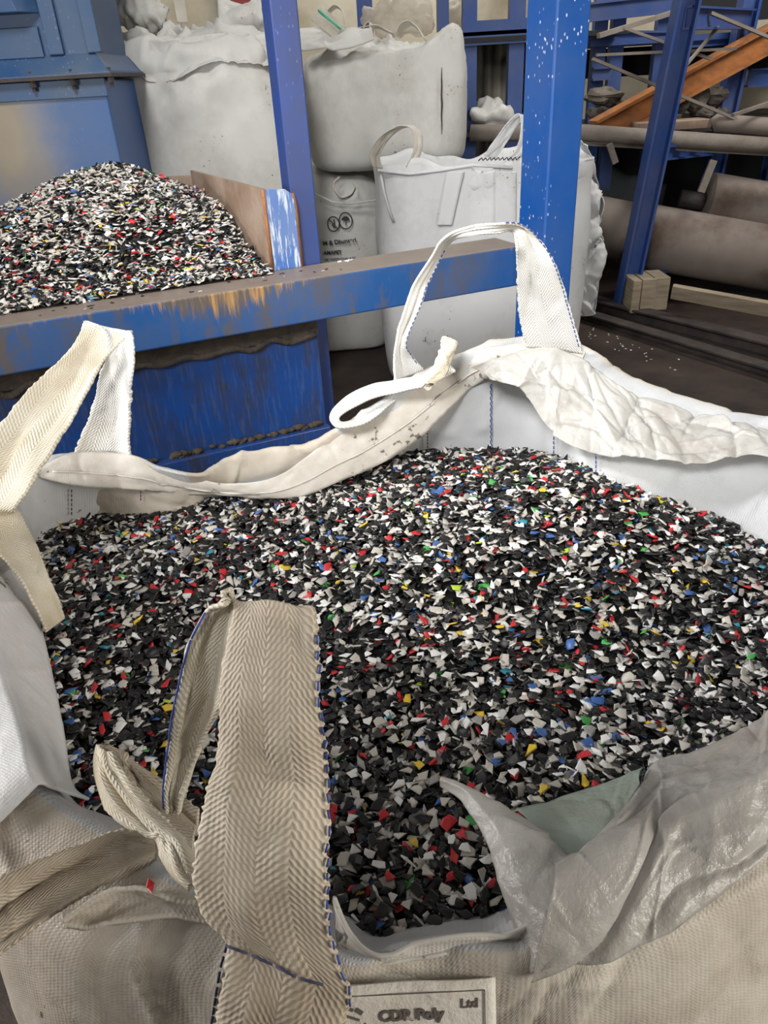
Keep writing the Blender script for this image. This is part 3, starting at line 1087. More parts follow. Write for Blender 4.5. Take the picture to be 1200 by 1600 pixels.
# second fold line of the hem
hs = []
for i in range(6, 196):
    hs.append(HP[i, 8] + np.array([0, -0.003, 0.003]))
build('hem_seam', MB().tube(hs, 0.0022, 6), M['hem'], bagroot, True)

# crumpled film over the far right wall
lt = [(735, 575, 1.10), (800, 552, 1.115), (850, 545, 1.12), (912, 560, 1.105), (965, 598, 1.075), (1045, 629, 1.055), (1115, 649, 1.045), (1200, 670, 1.04), (1290, 705, 1.04)]
lb = [(765, 592, 1.07), (815, 610, 1.05), (850, 660, 1.0), (880, 690, .985), (945, 712, .975), (1015, 716, .985), (1080, 723, .985), (1190, 712, 1.01), (1280, 760, 1.0)]
LP_ = ribbon_grid([(G(a[0], a[1], a[2] + 0.012), G(b[0], b[1], b[2] + 0.028)) for a, b in zip(lt, lb)], 240, 60, -0.008, 0)
_u, _v = uvm(LP_)
LP_ = creases(LP_, _u, _v, 70, 0.012, 0.010, 0.06, 31)
LP_ = creases(LP_, _u, _v, 120, 0.0035, 0.005, 0.04, 32)
build('liner', MB().grid(LP_), M['liner'], bagroot, True, 0, 0.0015)

# film over the near right rim
nt = [(1215, 1100, .915), (1150, 1158, .92), (1080, 1193, .92), (1020, 1212, .925), (965, 1285, .965), (885, 1345, .965)]
nb_ = [(1290, 1265, .975), (1210, 1335, .965), (1120, 1400, .955), (1040, 1450, .945), (940, 1500, .935), (830, 1535, .925)]
prs = []
for a, b in zip(nt, nb_):
    pa_, pb_ = G(a[0], a[1], a[2] + 0.008), G(b[0], b[1], b[2] + 0.018)
    prs.append((pa_, pb_))
NP_ = ribbon_grid(prs, 200, 70, 0, 0)
for j in range(70):
    t = j / 69
    NP_[:, j, 2] += 0.044 * math.sin(math.pi * t) ** 0.8
_u, _v = uvm(NP_)
NP_ = crumple(NP_, 0.006, 9, 3.0, ridged=False)
NP_ = creases(NP_, _u, _v, 12, 0.012, 0.022, 0.16, 41, ang=math.pi / 2, spread=0.45)
NP_ = creases(NP_, _u, _v, 24, 0.003, 0.006, 0.06, 42)
build('liner', MB().grid(NP_), M['liner_clear'], bagroot, True, 0, 0.0012)
# green tinted patch at the foot of the film
gt = [(1005, 1200, .945), (930, 1228, .945), (860, 1250, .945), (806, 1264, .94)]
gbp = [(1000, 1225, .97), (960, 1290, .985), (915, 1330, .985), (885, 1345, .98)]
GP_ = ribbon_grid([(G(*a), G(*b)) for a, b in zip(gt, gbp)], 50, 24, 0.004, 0)
_u, _v = uvm(GP_)
GP_ = creases(GP_, _u, _v, 18, 0.003, 0.006, 0.05, 51)
gq = build('inner_liner', MB().grid(GP_), M['liner_green'], bagroot, True, 0, 0.001)
gq['label'] = 'greenish translucent liner film'
# film fin with a raised tip
fl_ = [(688, 1229, .955), (722, 1252, .965), (752, 1297, .965), (775, 1352, .965), (788, 1405, .96), (806, 1455, .96), (832, 1520, .945)]
fr_ = [(692, 1229, .955), (760, 1252, .965), (815, 1276, .975), (862, 1315, .99), (892, 1348, .995), (905, 1400, .995), (905, 1490, .965)]
FP_ = ribbon_grid([(G(*a), G(*b)) for a, b in zip(fl_, fr_)], 60, 24, 0.01, 0)
_u, _v = uvm(FP_)
FP_ = creases(FP_, _u, _v, 14, 0.004, 0.008, 0.06, 52)
build('liner', MB().grid(FP_), M['liner_clear'], bagroot, True, 0, 0.001)
# turned hem of the near rim
n1 = [(525, 1400, .95), (548, 1452, .95), (590, 1490, .955), (650, 1476, .96), (720, 1466, .965), (800, 1462, .965), (850, 1448, .97)]
n2 = [(520, 1545, .92), (548, 1541, .92), (590, 1540, .925), (650, 1532, .925), (720, 1524, .925), (790, 1515, .93), (850, 1482, .95)]
NH = ribbon_grid([(G(*a), G(*b)) for a, b in zip(n1, n2)], 90, 14, 0.006, 0)
_u, _v = uvm(NH)
NH = creases(NH, _u, _v, 14, 0.004, 0.007, 0.08, 53, ang=math.pi / 2, spread=0.5)
build('hem', MB().grid(NH), M['hem'], bagroot, True, 0, 0.004)
for row in (1, 7):
    build('hem_seam', MB().tube([NH[i, row] + np.array([0, -0.001, 0.0035]) for i in range(3, 88)], 0.0022, 6), M['hem'], bagroot, True)


def wall_line(px, py0, py1, far=True):
    """a seam down the inner wall between two photograph heights"""
    out = []
    for y in np.linspace(py0, py1, 14):
        out.append(on_grid(S3, px, y, 0.008))
    return out


st1 = dash_line('stitching', wall_line(767, 600, 700), M['blue_thread'], bagroot, 0.0011, 0.005, 0.001, 0.0016)
for px, y0, y1 in ((865, 662, 714), (931, 700, 742), (668, 672, 702), (112, 765, 806), (220, 768, 786)):
    dash_line('stitching', wall_line(px, y0, y1), M['blue_thread'] if px > 800 else M['dark_thread'], bagroot, 0.0012, 0.006, 0.004)


def outer_line(pxs):
    Xa, Ya = px_of(S3.reshape(-1, 3))
    pts = []
    for (x, y) in pxs:
        d = (Xa - x) ** 2 + (Ya - y) ** 2 + np.where(np.arange(len(Xa)) % NR < jc - 4, 1e6, 0)
        k = np.argsort(d)[:3]
        p = S3.reshape(-1, 3)[k].mean(0)
        v = cO - p
        t = np.linalg.norm(v) - 0.006
        r = ray(x, y)
        pts.append(cO + r / np.linalg.norm(r) * t)
    return pts


dash_line('stitching', outer_line([(157, 1462), (135, 1485), (105, 1520), (80, 1565), (58, 1602)]), M['dark_thread'], bagroot, 0.0013, 0.006, 0.0012, 0.0012)
dash_line('stitching', outer_line([(356, 1472), (345, 1510), (338, 1550), (330, 1602)]), M['dark_thread'], bagroot, 0.0012, 0.009, 0.004)
dash_line('stitching', outer_line([(0, 1368), (60, 1340), (120, 1316), (183, 1296)]), M['dark_thread'], bagroot, 0.0014, 0.007, 0.003)

# stiff turned-over cuff at the near left
kR = [(30, 880, .925), (52, 940, .925), (67, 992, .92), (78, 1040, .92), (90, 1095, .915), (102, 1160, .912), (113, 1228, .91), (140, 1252, .915)]
kC = [(-28, 885, 1.0), (-18, 940, 1.0), (-4, 1000, 1.0), (10, 1058, .995), (34, 1130, .985), (48, 1180, .98), (57, 1222, .975), (72, 1250, .965)]
kO = [(-150, 900, .99), (-150, 960, .985), (-150, 1040, .975), (-140, 1100, .97), (-110, 1180, .96), (-80, 1250, .95), (-35, 1310, .945), (0, 1322, .94)]
ra, rc_, rb_ = (cr(np.array([G(*q) for q in k]), 120) for k in (kR, kC, kO))
KP = np.zeros((120, 40, 3))
for j in range(40):
    t = j / 39
    KP[:, j] = ra + (rc_ - ra) * (t / 0.45) if t < 0.45 else rc_ + (rb_ - rc_) * ((t - 0.45) / 0.55)
KP[:, :, 2] += 0.003
KP[:, :, 2] += 0.022 * np.clip(np.linspace(0, 1, 40) / 0.45, 0, 1)[None, :]
_u, _v = uvm(KP)
KP = creases(KP, _u, _v, 40, 0.0035, 0.006, 0.04, 71)
cuf = build('cuff', MB().grid(KP), M['scuffed'], bagroot, True, 0, 0.003)
cuf['label'] = 'bright white turned-over cuff with rusty scuffs'

# lifting straps
def SP(l):
    return [(G(a[0], a[1], a[2]), G(b[0], b[1], b[2])) for a, b in l]


# far left strap
sa_o, sa_P = strap('lifting_strap', SP([
    ((72, 988, .93), (101, 966, .93)), ((58, 955, .955), (90, 930, .955)), ((40, 920, .985), (72, 890, .985)), ((12, 880, 1.01), (52, 838, 1.01)), ((-25, 845, 1.03), (30, 800, 1.03)),
    ((-75, 800, 1.06), (24, 795, 1.06)), ((-55, 730, 1.10), (55, 750, 1.10)), ((0, 661, 1.15), (103, 668, 1.14)), ((50, 602, 1.19), (140, 606, 1.18)), ((96, 560, 1.22), (162, 562, 1.21)),
    ((122, 528, 1.235), (186, 534, 1.23)), ((130, 502, 1.25), (206, 516, 1.245))]), M['web_cream'], bagroot, n=110, bow=0.006, seed=1)
sa2_o, _ = strap('lifting_strap', SP([
    ((132, 502, 1.25), (207, 517, 1.247)), ((160, 520, 1.24), (213, 530, 1.235)), ((166, 552, 1.215), (214, 560, 1.21)), ((155, 590, 1.17), (210, 600, 1.17)), ((149, 620, 1.13), (205, 635, 1.13)),
    ((137, 660, 1.08), (202, 675, 1.08)), ((116, 708, 1.03), (205, 714, 1.03))]), M['web_white'], bagroot, n=70, bow=-0.012, seed=2)
# far strap
sb_o, sb_P = strap('lifting_strap', SP([
    ((617, 595, 1.09), (664, 578, 1.09)), ((616, 566, 1.12), (645, 556, 1.12)), ((617, 540, 1.15), (634, 536, 1.15)), ((628, 496, 1.20), (652, 490, 1.20)), ((645, 450, 1.25), (670, 445, 1.25)),
    ((672, 403, 1.305), (692, 400, 1.305)), ((690, 376, 1.34), (708, 378, 1.335)), ((717, 359, 1.36), (732, 368, 1.35)), ((770, 350, 1.37), (775, 363, 1.355)), ((812, 353, 1.365), (801, 364, 1.35)),
    ((846, 376, 1.335), (807, 384, 1.335)), ((866, 410, 1.30), (808, 412, 1.30)), ((881, 450, 1.25), (808, 450, 1.25)), ((895, 495, 1.19), (811, 493, 1.19)), ((911, 552, 1.115), (822, 542, 1.12))]),
    M['web_white'], bagroot, n=120, bow=0.004, seed=3)
dash_line('edge_stitching', [sb_P[i, 1] + np.array([0, -0.004, 0.002]) for i in range(68, 118)], M['blue_thread'], sb_o, 0.0011, 0.006, 0.004)
dash_line('edge_stitching', [sb_P[i, 17] + np.array([0.001, -0.004, 0.001]) for i in range(4, 45)], M['blue_thread'], sb_o, 0.001, 0.006, 0.004)
# rolled tie strap hanging at the far corner
st_o, st_P = strap('tie_strap', SP([
    ((690, 560, 1.11), (712, 580, 1.11)), ((660, 586, 1.105), (668, 602, 1.10)), ((620, 594, 1.09), (624, 612, 1.088)), ((580, 602, 1.08), (584, 622, 1.075)), ((548, 616, 1.065), (556, 634, 1.055)),
    ((521, 640, 1.05), (534, 648, 1.045)), ((516, 657, 1.04), (530, 656, 1.04)), ((532, 669, 1.035), (538, 660, 1.035)), ((562, 664, 1.04), (561, 655, 1.035)), ((592, 647, 1.05), (589, 639, 1.045)), ((618, 626, 1.06), (614, 620, 1.06))]),
    M['web_white'], bagroot, n=90, bow=0.002, wob=0.003, seed=5, width=0.05)
rl = MB()
rpts = [G(x, y, z) + np.array([0, -0.012, 0]) for x, y, z in ((668, 600, 1.10), (684, 580, 1.12), (693, 560, 1.135), (700, 540, 1.15), (697, 530, 1.157))]
rc = cr(np.array(rpts), 50)
rP = np.zeros((50, 30, 3))
for i in range(50):
    for j in range(30):
        a = 2 * math.pi * j / 29
        rr = 0.0135 * (1 + 0.22 * math.sin(3 * a + i * 0.16)) * (0.75 + 0.35 * i / 49) * (1 if i < 46 else 0.9)
        rP[i, j] = rc[i] + np.array([math.cos(a) * rr, -math.sin(a) * rr * 0.4, math.sin(a) * rr * 0.8])
rP = crumple(rP, 0.004, 40, 2.0)
_u, _v = uvm(rP)
rl.grid(rP, _u, _v)
ro = build('rolled_end', rl, M['web_cream'], st_o, True)

# near strap
sc_o, sc_P = strap('lifting_strap', SP([
    ((256, 1270, .965), (274, 1274, .965)), ((254, 1235, 1.0), (281, 1240, 1.0)), ((262, 1165, 1.06), (311, 1166, 1.06)), ((275, 1090, 1.12), (343, 1105, 1.115)), ((295, 1024, 1.17), (356, 1030, 1.165)),
    ((325, 967, 1.205), (366, 975, 1.20)), ((362, 944, 1.225), (372, 940, 1.22))]), M['web_cream'], bagroot, n=80, bow=0.008, wob=0.006, seed=8, width=0.075)
sd_o, sd_P = strap('lifting_strap', SP([
    ((364, 940, 1.225), (482, 958, 1.222)), ((366, 950, 1.222), (490, 974, 1.217)), ((361, 990, 1.20), (495, 1014, 1.20)), ((348, 1084, 1.155), (502, 1100, 1.155)),
    ((342, 1184, 1.105), (509, 1195, 1.105)), ((322, 1240, 1.075), (513, 1275, 1.065)), ((309, 1300, 1.045), (515, 1350, 1.03)), ((306, 1364, 1.01), (517, 1410, 1.0)),
    ((316, 1422, .98), (526, 1485, .965)), ((352, 1462, .962), (546, 1536, .945)), ((356, 1500, .948), (548, 1560, .935)), ((344, 1560, .925), (530, 1620, .905)), ((330, 1640, .88), (520, 1690, .87))]),
    M['web_dirty'], bagroot, n=130, bow=0.012, wob=0.010, seed=12)
dash_line('edge_stitching', [sd_P[i, 18] + np.array([0.0, -0.003, 0.004]) for i in range(8, 108)], M['blue_thread'], sd_o, 0.0010, 0.008, 0.006)
dash_line('edge_stitching', [sc_P[i, 0] + np.array([0.0, -0.003, 0.002]) for i in range(4, 72)], M['blue_thread'], sc_o, 0.0011, 0.03, 0.002)
dash_line('bar_tack', [sd_P[101, j] + np.array([0, -0.003, 0.005]) for j in range(19)], M['dark_thread'], sd_o, 0.0012, 0.02, 0.004)
# twisted left tail of the near strap
strap('lifting_strap', SP([
    ((148, 1163, .99), (186, 1183, 1.0)), ((146, 1190, .985), (196, 1205, 1.0)), ((152, 1225, .98), (215, 1230, 1.0)), ((168, 1262, .975), (240, 1258, .995)), ((200, 1292, .975), (265, 1285, .99)),
    ((240, 1308, .975), (290, 1310, .985)), ((252, 1340, .975), (304, 1335, .98)), ((270, 1368, .97), (308, 1355, .975)), ((298, 1392, .965), (312, 1376, .968))]), M['web_cream'], bagroot, n=80, bow=0.009, wob=0.008, seed=15)
strap('lifting_strap', SP([
    ((150, 1163, .985), (186, 1180, .975)), ((190, 1182, .97), (200, 1212, .96)), ((235, 1213, .96), (225, 1262, .955)), ((280, 1250, .955), (255, 1300, .955)), ((312, 1272, .955), (300, 1340, .955))]),
    M['web_dirty'], bagroot, n=50, bow=-0.004, wob=0.004, seed=18)
# broad strap laid along the near left seam
strap('lifting_strap', SP([
    ((-70, 1400, .985), (-70, 1540, .945)), ((0, 1368, .985), (0, 1492, .95)), ((60, 1342, .985), (60, 1445, .955)), ((130, 1316, .985), (130, 1402, .96)), ((185, 1298, .985), (195, 1372, .962)),
    ((242, 1306, .98), (246, 1345, .968))]), M['web_dirty'], bagroot, n=80, bow=0.004, wob=0.006, seed=20, width=0.1)
# loose cuff fold below it
c1 = [(98, 1440, .965), (150, 1400, .972), (200, 1385, .975), (270, 1402, .972), (330, 1420, .965)]
c2 = [(100, 1452, .955), (150, 1448, .955), (205, 1440, .955), (265, 1435, .955), (330, 1445, .953)]
CF = ribbon_grid([(G(*a), G(*b)) for a, b in zip(c1, c2)], 60, 12, 0.012, 0)
_u, _v = uvm(CF)
CF = creases(CF, _u, _v, 12, 0.004, 0.006, 0.06, 54, ang=math.pi / 2, spread=0.6)
build('cuff_fold', MB().grid(CF), M['fabric'], bagroot, True, 0, 0.004)

# printed panel on the near side
lp0 = [G(x, y, z) for x, y, z in ((520, 1532, .94), (772, 1520, .935), (776, 1690, .845), (520, 1690, .855))]
cxu = Vector(lp0[1] - lp0[0]).normalized()
cyu = Vector(lp0[0] - lp0[3])
cyu = (cyu - cxu * cyu.dot(cxu)).normalized()
cnu = cxu.cross(cyu)
lo_ = Vector(lp0[0]) + cnu * 0.006
LW, LH = (Vector(lp0[1]) - Vector(lp0[0])).length, 0.13


def lpt(x, y, d=0.0):
    return lo_ + cxu * x + cyu * y + cnu * d


lm = MB()
g_ = [[lpt(LW * i / 20, -LH * j / 10, 0.0008 * math.sin(i * 0.5) * math.cos(j * 0.4)) for j in range(11)] for i in range(21)]
lm.grid(np.array([[tuple(p) for p in r] for r in g_]))
lab = build('label_panel', lm, M['paper'], bagroot, True, 0, 0.002)
lab['label'] = 'off white printed panel with faint black lettering'


def text(name, s, size, origin, xd, yd, m, parent, bold=0.0):
    cu = bpy.data.curves.new(name, 'FONT')
    cu.body = s
    cu.size = size
    cu.extrude = 0.0004
    cu.offset = bold
    tmp = bpy.data.objects.new(name, cu)
    me = bpy.data.meshes.new_from_object(tmp)
    bpy.data.objects.remove(tmp)
    bpy.data.curves.remove(cu)
    o = bpy.data.objects.new(name, me)
    C.objects.link(o)
    me.materials.clear()
    me.materials.append(m)
    z = xd.cross(yd)
    mw = Matrix(((xd.x, yd.x, z.x, 0), (xd.y, yd.y, z.y, 0), (xd.z, yd.z, z.z, 0), (0, 0, 0, 1)))
    mw.translation = Vector(origin) - Vector(ORIG[parent.name])
    o.parent = parent
    o.matrix_basis = mw
    return o


text('lettering', 'CDR Poly', 0.0135, lpt(LW * 0.28, -0.033, 0.002), cxu, cyu, M['faded_ink'], lab, 0.0005)
text('lettering', 'Ltd', 0.0115, lpt(LW * 0.78, -0.024, 0.002), cxu, cyu, M['faded_ink'], lab, 0.0003)
fm = MB()
wl_ = LW / 0.215
for (x0, y0, x1, y1, w) in ((0.008, -0.009, 0.200, -0.009, 0.0007), (0.008, -0.009, 0.008, -0.12, 0.0008), (0.200, -0.009, 0.200, -0.12, 0.0008), (0.05, -0.041, 0.196, -0.041, 0.0006),
                            (0.016, -0.018, 0.026, -0.022, 0.003), (0.03, -0.021, 0.038, -0.025, 0.004), (0.018, -0.027, 0.034, -0.031, 0.002), (0.014, -0.045, 0.014, -0.034, 0.001), (0.014, -0.045, 0.042, -0.045, 0.001),
                            (0.042, -0.045, 0.042, -0.034, 0.001), (0.018, -0.041, 0.026, -0.037, 0.0025), (0.03, -0.041, 0.038, -0.037, 0.0025)):
    fm.bar(lpt(x0 * wl_, y0, 0.002), lpt(x1 * wl_, y1, 0.002), w, 0.0006, cnu)
build('printed_border', fm, M['faded_ink'], lab)

# flakes in the bag
edge = np.array(edge)
cen = edge[:, :2].mean(0)
poly = [tuple(cen + (e[:2] - cen) * 1.035) for e in edge]
x0, y0 = np.min(poly, axis=0)
x1, y1 = np.max(poly, axis=0)
nb2 = 31000
fx, fy = RNG.uniform(x0, x1, nb2), RNG.uniform(y0, y1, nb2)
ok = in_poly(fx, fy, poly)
fx, fy = fx[ok], fy[ok]
nF = len(fx)
fz = zs(fx, fy) + RNG.uniform(-0.008, 0.005, nF)
gx, gy = np.meshgrid(np.linspace(x0, x1, 60), np.linspace(y0, y1, 60), indexing='ij')
gz = zs(gx, gy) - 0.012
bv = np.stack([gx.ravel(), gy.ravel(), gz.ravel()], 1)
bf = []
cinside = in_poly(bv[:, 0], bv[:, 1], poly).reshape(60, 60)
for i in range(59):
    for j in range(59):
        if cinside[i, j] or cinside[i + 1, j + 1]:
            bf.append((i * 60 + j, (i + 1) * 60 + j, (i + 1) * 60 + j + 1, i * 60 + j + 1))
fh = flake_mesh('flake_filling', np.stack([fx, fy, fz], 1), rand_rot(nF, 0.5, RNG), RNG.uniform(0.0068, 0.0132, nF), RNG.integers(0, NT_TPL, nF), RNG.choice(len(FL), nF, p=FLP), (bv, bf, 0))
tag(fh, 'black, white and coloured plastic flakes filling the open bag', 'plastic flakes', kind='stuff')

# the flakes that show largest, one by one
near_poly = [(535, 1130), (980, 1130), (1000, 1200), (890, 1232), (800, 1250), (740, 1240), (690, 1222), (700, 1240), (735, 1290), (765, 1360), (775, 1392), (700, 1405), (640, 1418), (597, 1430), (575, 1420), (545, 1385), (535, 1300)]
pts, tries = [], 0
RN = random.Random(3)
while len(pts) < 290 and tries < 60000:
    tries += 1
    px, py = RN.uniform(530, 1000), RN.uniform(1130, 1440)
    if not in_poly(np.array([px]), np.array([py]), near_poly)[0]:
        continue
    q = GS(px, py)
    if all((q[0] - o[0]) ** 2 + (q[1] - o[1]) ** 2 > 0.0150 ** 2 for o in pts):
        pts.append(q)
tmesh = {}
rots = rand_rot(len(pts), 0.4, RNG)
FN = [0.36, 0.16, 0.14, 0.20, 0.04, 0.045, 0.022, 0.015, 0.003, 0.008, 0.002]
for i, q in enumerate(pts):
    k = RN.randrange(NT_TPL)
    c = RN.choices(range(len(FL)), FN)[0]
    if (k, c) not in tmesh:
        v, f = TPL[k]
        mb = MB().add(v, f)
        o = build('plastic_flake', mb, FLM[c])
        tmesh[(k, c)] = o
    else:
        o = tmesh[(k, c)].copy()
        C.objects.link(o)
    s = RN.uniform(0.008, 0.0125)
    mw = Matrix(rots[i].tolist()).to_4x4() @ Matrix.Scale(s, 4)
    mw.translation = (q[0], q[1], q[2] + 0.0075)
    o.matrix_world = mw
    tag(o, '%s plastic flake among the nearest flakes, between near strap and film liner' % FL[c][0], 'plastic flake', 'nearest flakes in the open bag')


def loose(px, py, z, c, label, group, s=0.010, k=None):
    k = RN.randrange(NT_TPL) if k is None else k
    if (k, c) not in tmesh:
        o = build('plastic_flake', MB().add(*TPL[k]), FLM[c])
        tmesh[(k, c)] = o
    else:
        o = tmesh[(k, c)].copy()
        C.objects.link(o)
    q = G(px, py, z + s * 0.2)
    mw = Matrix.Rotation(RN.uniform(0, 6.28), 4, 'Z') @ Matrix.Scale(s, 4)
    mw.translation = q
    o.matrix_world = mw
    return tag(o, label, 'plastic flake', group)


loose(237, 1386, .972, 5, 'lone red flake caught in the folds beside the near strap', None, 0.009)
for px, py in ((515, 462), (285, 469), (132, 482), (108, 469), (118, 467), (530, 408), (541, 407), (548, 406), (222, 462), (214, 458), (440, 427), (428, 421), (120, 474)):
    loose(px, py if py > 440 or px > 400 else py, BT, 2 if px not in (440, 222, 120) else 1, '%s flake spilled on the dusty top of the cross beam' % ('white' if px not in (440, 222, 120) else 'charcoal'), 'flakes spilled on the beam', 0.012) if py < 470 - px * 0.11 + 20 else None
for k in range(22):
    a = RN.uniform(0.1, 1.15)
    p = bp(a, RN.uniform(0.05, 0.13), BT)
    x, y = px_of(p)
    loose(x, y, BT, RN.choice([1, 1, 3]) if k % 2 else 0, 'dull flake among those strewn along the back of the cross beam', 'flakes strewn along the beam', RN.uniform(0.006, 0.011))

# ------------------------------------------------------------------ filled bags behind
def superell(t, n=4.0):
    c, s = math.cos(t), math.sin(t)
    r = 1.0 / ((abs(c) ** n + abs(s) ** n) ** (1.0 / n))
    return c * r, s * r


def bag_body(cx, cy, z0, w, d, h, rot, prof, amp=0.012, freq=4.0, seed=0.0, n=4.5, top_amp=1.0, lean=(0, 0)):
    """prof: list of (height fraction, width factor)"""
    na = 170
    pr = cr(np.array(prof), 90)
    P = np.zeros((na, len(pr), 3))
    cr_, sr_ = math.cos(rot), math.sin(rot)
    for i in range(na):
        ex, ey = superell(2 * math.pi * i / na, n)
        for j, (hf, wf) in enumerate(pr):
            x, y = ex * w / 2 * wf, ey * d / 2 * wf
            P[i, j] = (cx + x * cr_ - y * sr_ + lean[0] * hf, cy + x * sr_ + y * cr_ + lean[1] * hf, z0 + h * hf)
    W = np.ones((na, len(pr)))
    for j, (hf, wf) in enumerate(pr):
        W[:, j] = 0.25 + 1.0 * max(0.0, (hf - 0.6) / 0.4) * top_amp
        if hf < 0.03:
            W[:, j] = 0
    P = crumple(P, amp, freq, seed, True, (1, 1, 0.55), True, W)
    _u, _v = uvm(P)
    hf = np.array([max(0.0, (q[0] - 0.55) / 0.45) for q in pr])[None, :] * top_amp
    sd = int(seed * 10) + 1
    um = _u.max()
    bx = (um * 0.25, um * 0.9, 0.05, _v.max() - 0.05)
    P = creases(P, _u, _v, 70, 0.045, 0.04, 0.25, sd, True, weight=hf * np.ones_like(_u), box=bx)
    P = creases(P, _u, _v, 90, 0.016, 0.016, 0.12, sd + 1, True, weight=hf * np.ones_like(_u), box=bx)
    P = creases(P, _u, _v, 60, 0.007, 0.03, 0.30, sd + 2, True, ang=0.0, spread=0.25, box=bx)
    P[:, :, 2] = np.maximum(P[:, :, 2], z0)
    return P


CLOSED = [(0.0, 0.0), (0.0, 0.7), (0.005, 0.92), (0.06, 0.985), (0.3, 1.0), (0.6, 1.0), (0.82, 0.985), (0.92, 0.94), (0.975, 0.82), (1.0, 0.6), (1.01, 0.3), (1.015, 0.0)]
OPEN = [(0.0, 0.0), (0.0, 0.7), (0.005, 0.90), (0.08, 0.96), (0.35, 0.99), (0.65, 1.0), (0.9, 0.99), (0.985, 1.0), (1.0, 0.985), (0.985, 0.965), (0.9, 0.93), (0.88, 0.6), (0.9, 0.0)]


def loop(name, p, q, height, width, m, parent, lean=(0, 0, 0), wd=None, tw=0.3, n=40, seed=0):
    p, q = np.array(p, float), np.array(q, float)
    up = np.array([lean[0], lean[1], height])
    dr = q - p
    dr /= max(np.linalg.norm(dr), 1e-6)
    wv = np.array(wd, float) if wd is not None else np.cross(dr, [0, 0, 1])
    wv = wv / np.linalg.norm(wv) * width / 2
    ctr = [p, p + up * 0.5 - dr * 0.0, p + up * 0.85 + (q - p) * 0.15, (p + q) / 2 + up, q + up * 0.85 - (q - p) * 0.15, q + up * 0.5, q]
    pr = []
    for i, c in enumerate(ctr):
        k = tw * math.sin(i * 1.3 + seed)
        wq = wv * math.cos(k) + dr * np.linalg.norm(wv) * math.sin(k)
        pr.append((c - wq, c + wq))
    return strap(name, pr, m, parent, width, n, 0.003, 0.003, seed)[0]


def cxy(px, py, Y):
    return A(px, py, Y)


# left tall bag (on a lower bag that the hopper hides)
lb0 = A(150, 200, 4.08)
lb1 = A(446, 200, 4.08)
LX = (lb0[0] + lb1[0]) / 2
LWd = lb1[0] - lb0[0] + 0.12
zl_top = A(300, 62, 4.2)[2]
low = thing('bulk_bag', 'lower white bulk bag hidden behind the hopper, carrying a taller one', 'bulk bag', (LX, 4.45, 0))
build('body', MB().grid(bag_body(LX, 4.45, 0.0, LWd * 0.98, 0.78, 0.82, 0.02, CLOSED, seed=31), closed=True), M['fabric_far'], low, True)
lt_ = thing('bulk_bag', 'large off white bulk bag with creased drooping top, right of the blue grinder', 'bulk bag', (LX, 4.45, 0.83))
HL = zl_top - 0.83
LP2 = bag_body(LX, 4.45, 0.83, LWd, 1.05, HL, 0.02, [(0.0, 0.0), (0.0, 0.7), (0.005, 0.92), (0.06, 0.975), (0.3, 1.0), (0.6, 1.0), (0.8, 0.985), (0.86, 0.93), (0.93, 0.92), (0.98, 0.83), (1.0, 0.6), (1.02, 0.3), (1.03, 0.0)], 0.05, 3.2, 5.0, top_amp=1.1)
build('body', MB().grid(LP2, closed=True), M['fabric_far'], lt_, True)
for (pxa, pxb, py, hh_, yy, s) in ((286, 355, 28, 0.22, 4.38, 1), (205, 240, 22, 0.13, 4.3, 2)):
    pa_, pb_ = A(pxa, py + 8, yy), A(pxb, py + 8, yy)
    loop('lifting_loop', pa_, pb_, hh_, 0.05, M['web_far'], lt_, (0, 0.02, 0), (0.6, 1, 0), 0.5, seed=s)
dt_ = [(150, 62), (185, 50), (235, 62), (290, 58), (345, 52), (400, 52), (440, 62)]
db_ = [(158, 92), (190, 100), (235, 119), (290, 113), (340, 96), (395, 98), (440, 104)]
DR = ribbon_grid([(on_grid(LP2, *a, 0.0), on_grid(LP2, *b, 0.022)) for a, b in zip(dt_, db_)], 120, 26, 0.03, 0)
_u, _v = uvm(DR)
DR = creases(DR, _u, _v, 26, 0.018, 0.03, 0.22, 91, ang=0.6, spread=0.9)
DR = creases(DR, _u, _v, 30, 0.010, 0.012, 0.12, 92)
build('drooping_top', MB().grid(DR), M['fabric_far'], lt_, True, 0, 0.005)
# rolled sleeve and crumpled neck on top
nk = MB()
ctr = [A(178, 22, 4.36), A(205, 18, 4.34), A(240, 22, 4.32), A(262, 30, 4.34)]
nkP = np.zeros((40, 24, 3))
cc_ = cr(np.array(ctr), 40)
for i in range(40):
    for j in range(24):
        t = 2 * math.pi * j / 23
        rr = 0.077 * math.sin(math.pi * (i + 2) / 44) ** 0.5
        nkP[i, j] = cc_[i] + np.array([0, math.cos(t) * rr, math.sin(t) * rr])
nkP = crumple(nkP, 0.03, 12, 3.0)
build('gathered_neck', MB().grid(nkP), M['fabric_far'], lt_, True)
rlP = np.zeros((36, 40, 3))
c0, c1_ = A(345, 25, 4.36), A(415, 35, 4.36)
for i in range(36):
    for j in range(40):
        t = 2 * math.pi * j / 39
        rr = 0.10 * (1 + 0.25 * math.sin(2 * t + i * 0.1))
        c = c0 + (c1_ - c0) * i / 35
        rlP[i, j] = c + np.array([0, math.cos(t) * rr, math.sin(t) * rr * 0.9 - 0.01])
rlP = crumple(rlP, 0.02, 9, 8.0)
build('rolled_sleeve', MB().grid(rlP), M['fabric_far'], lt_, True, 0, 0.004)

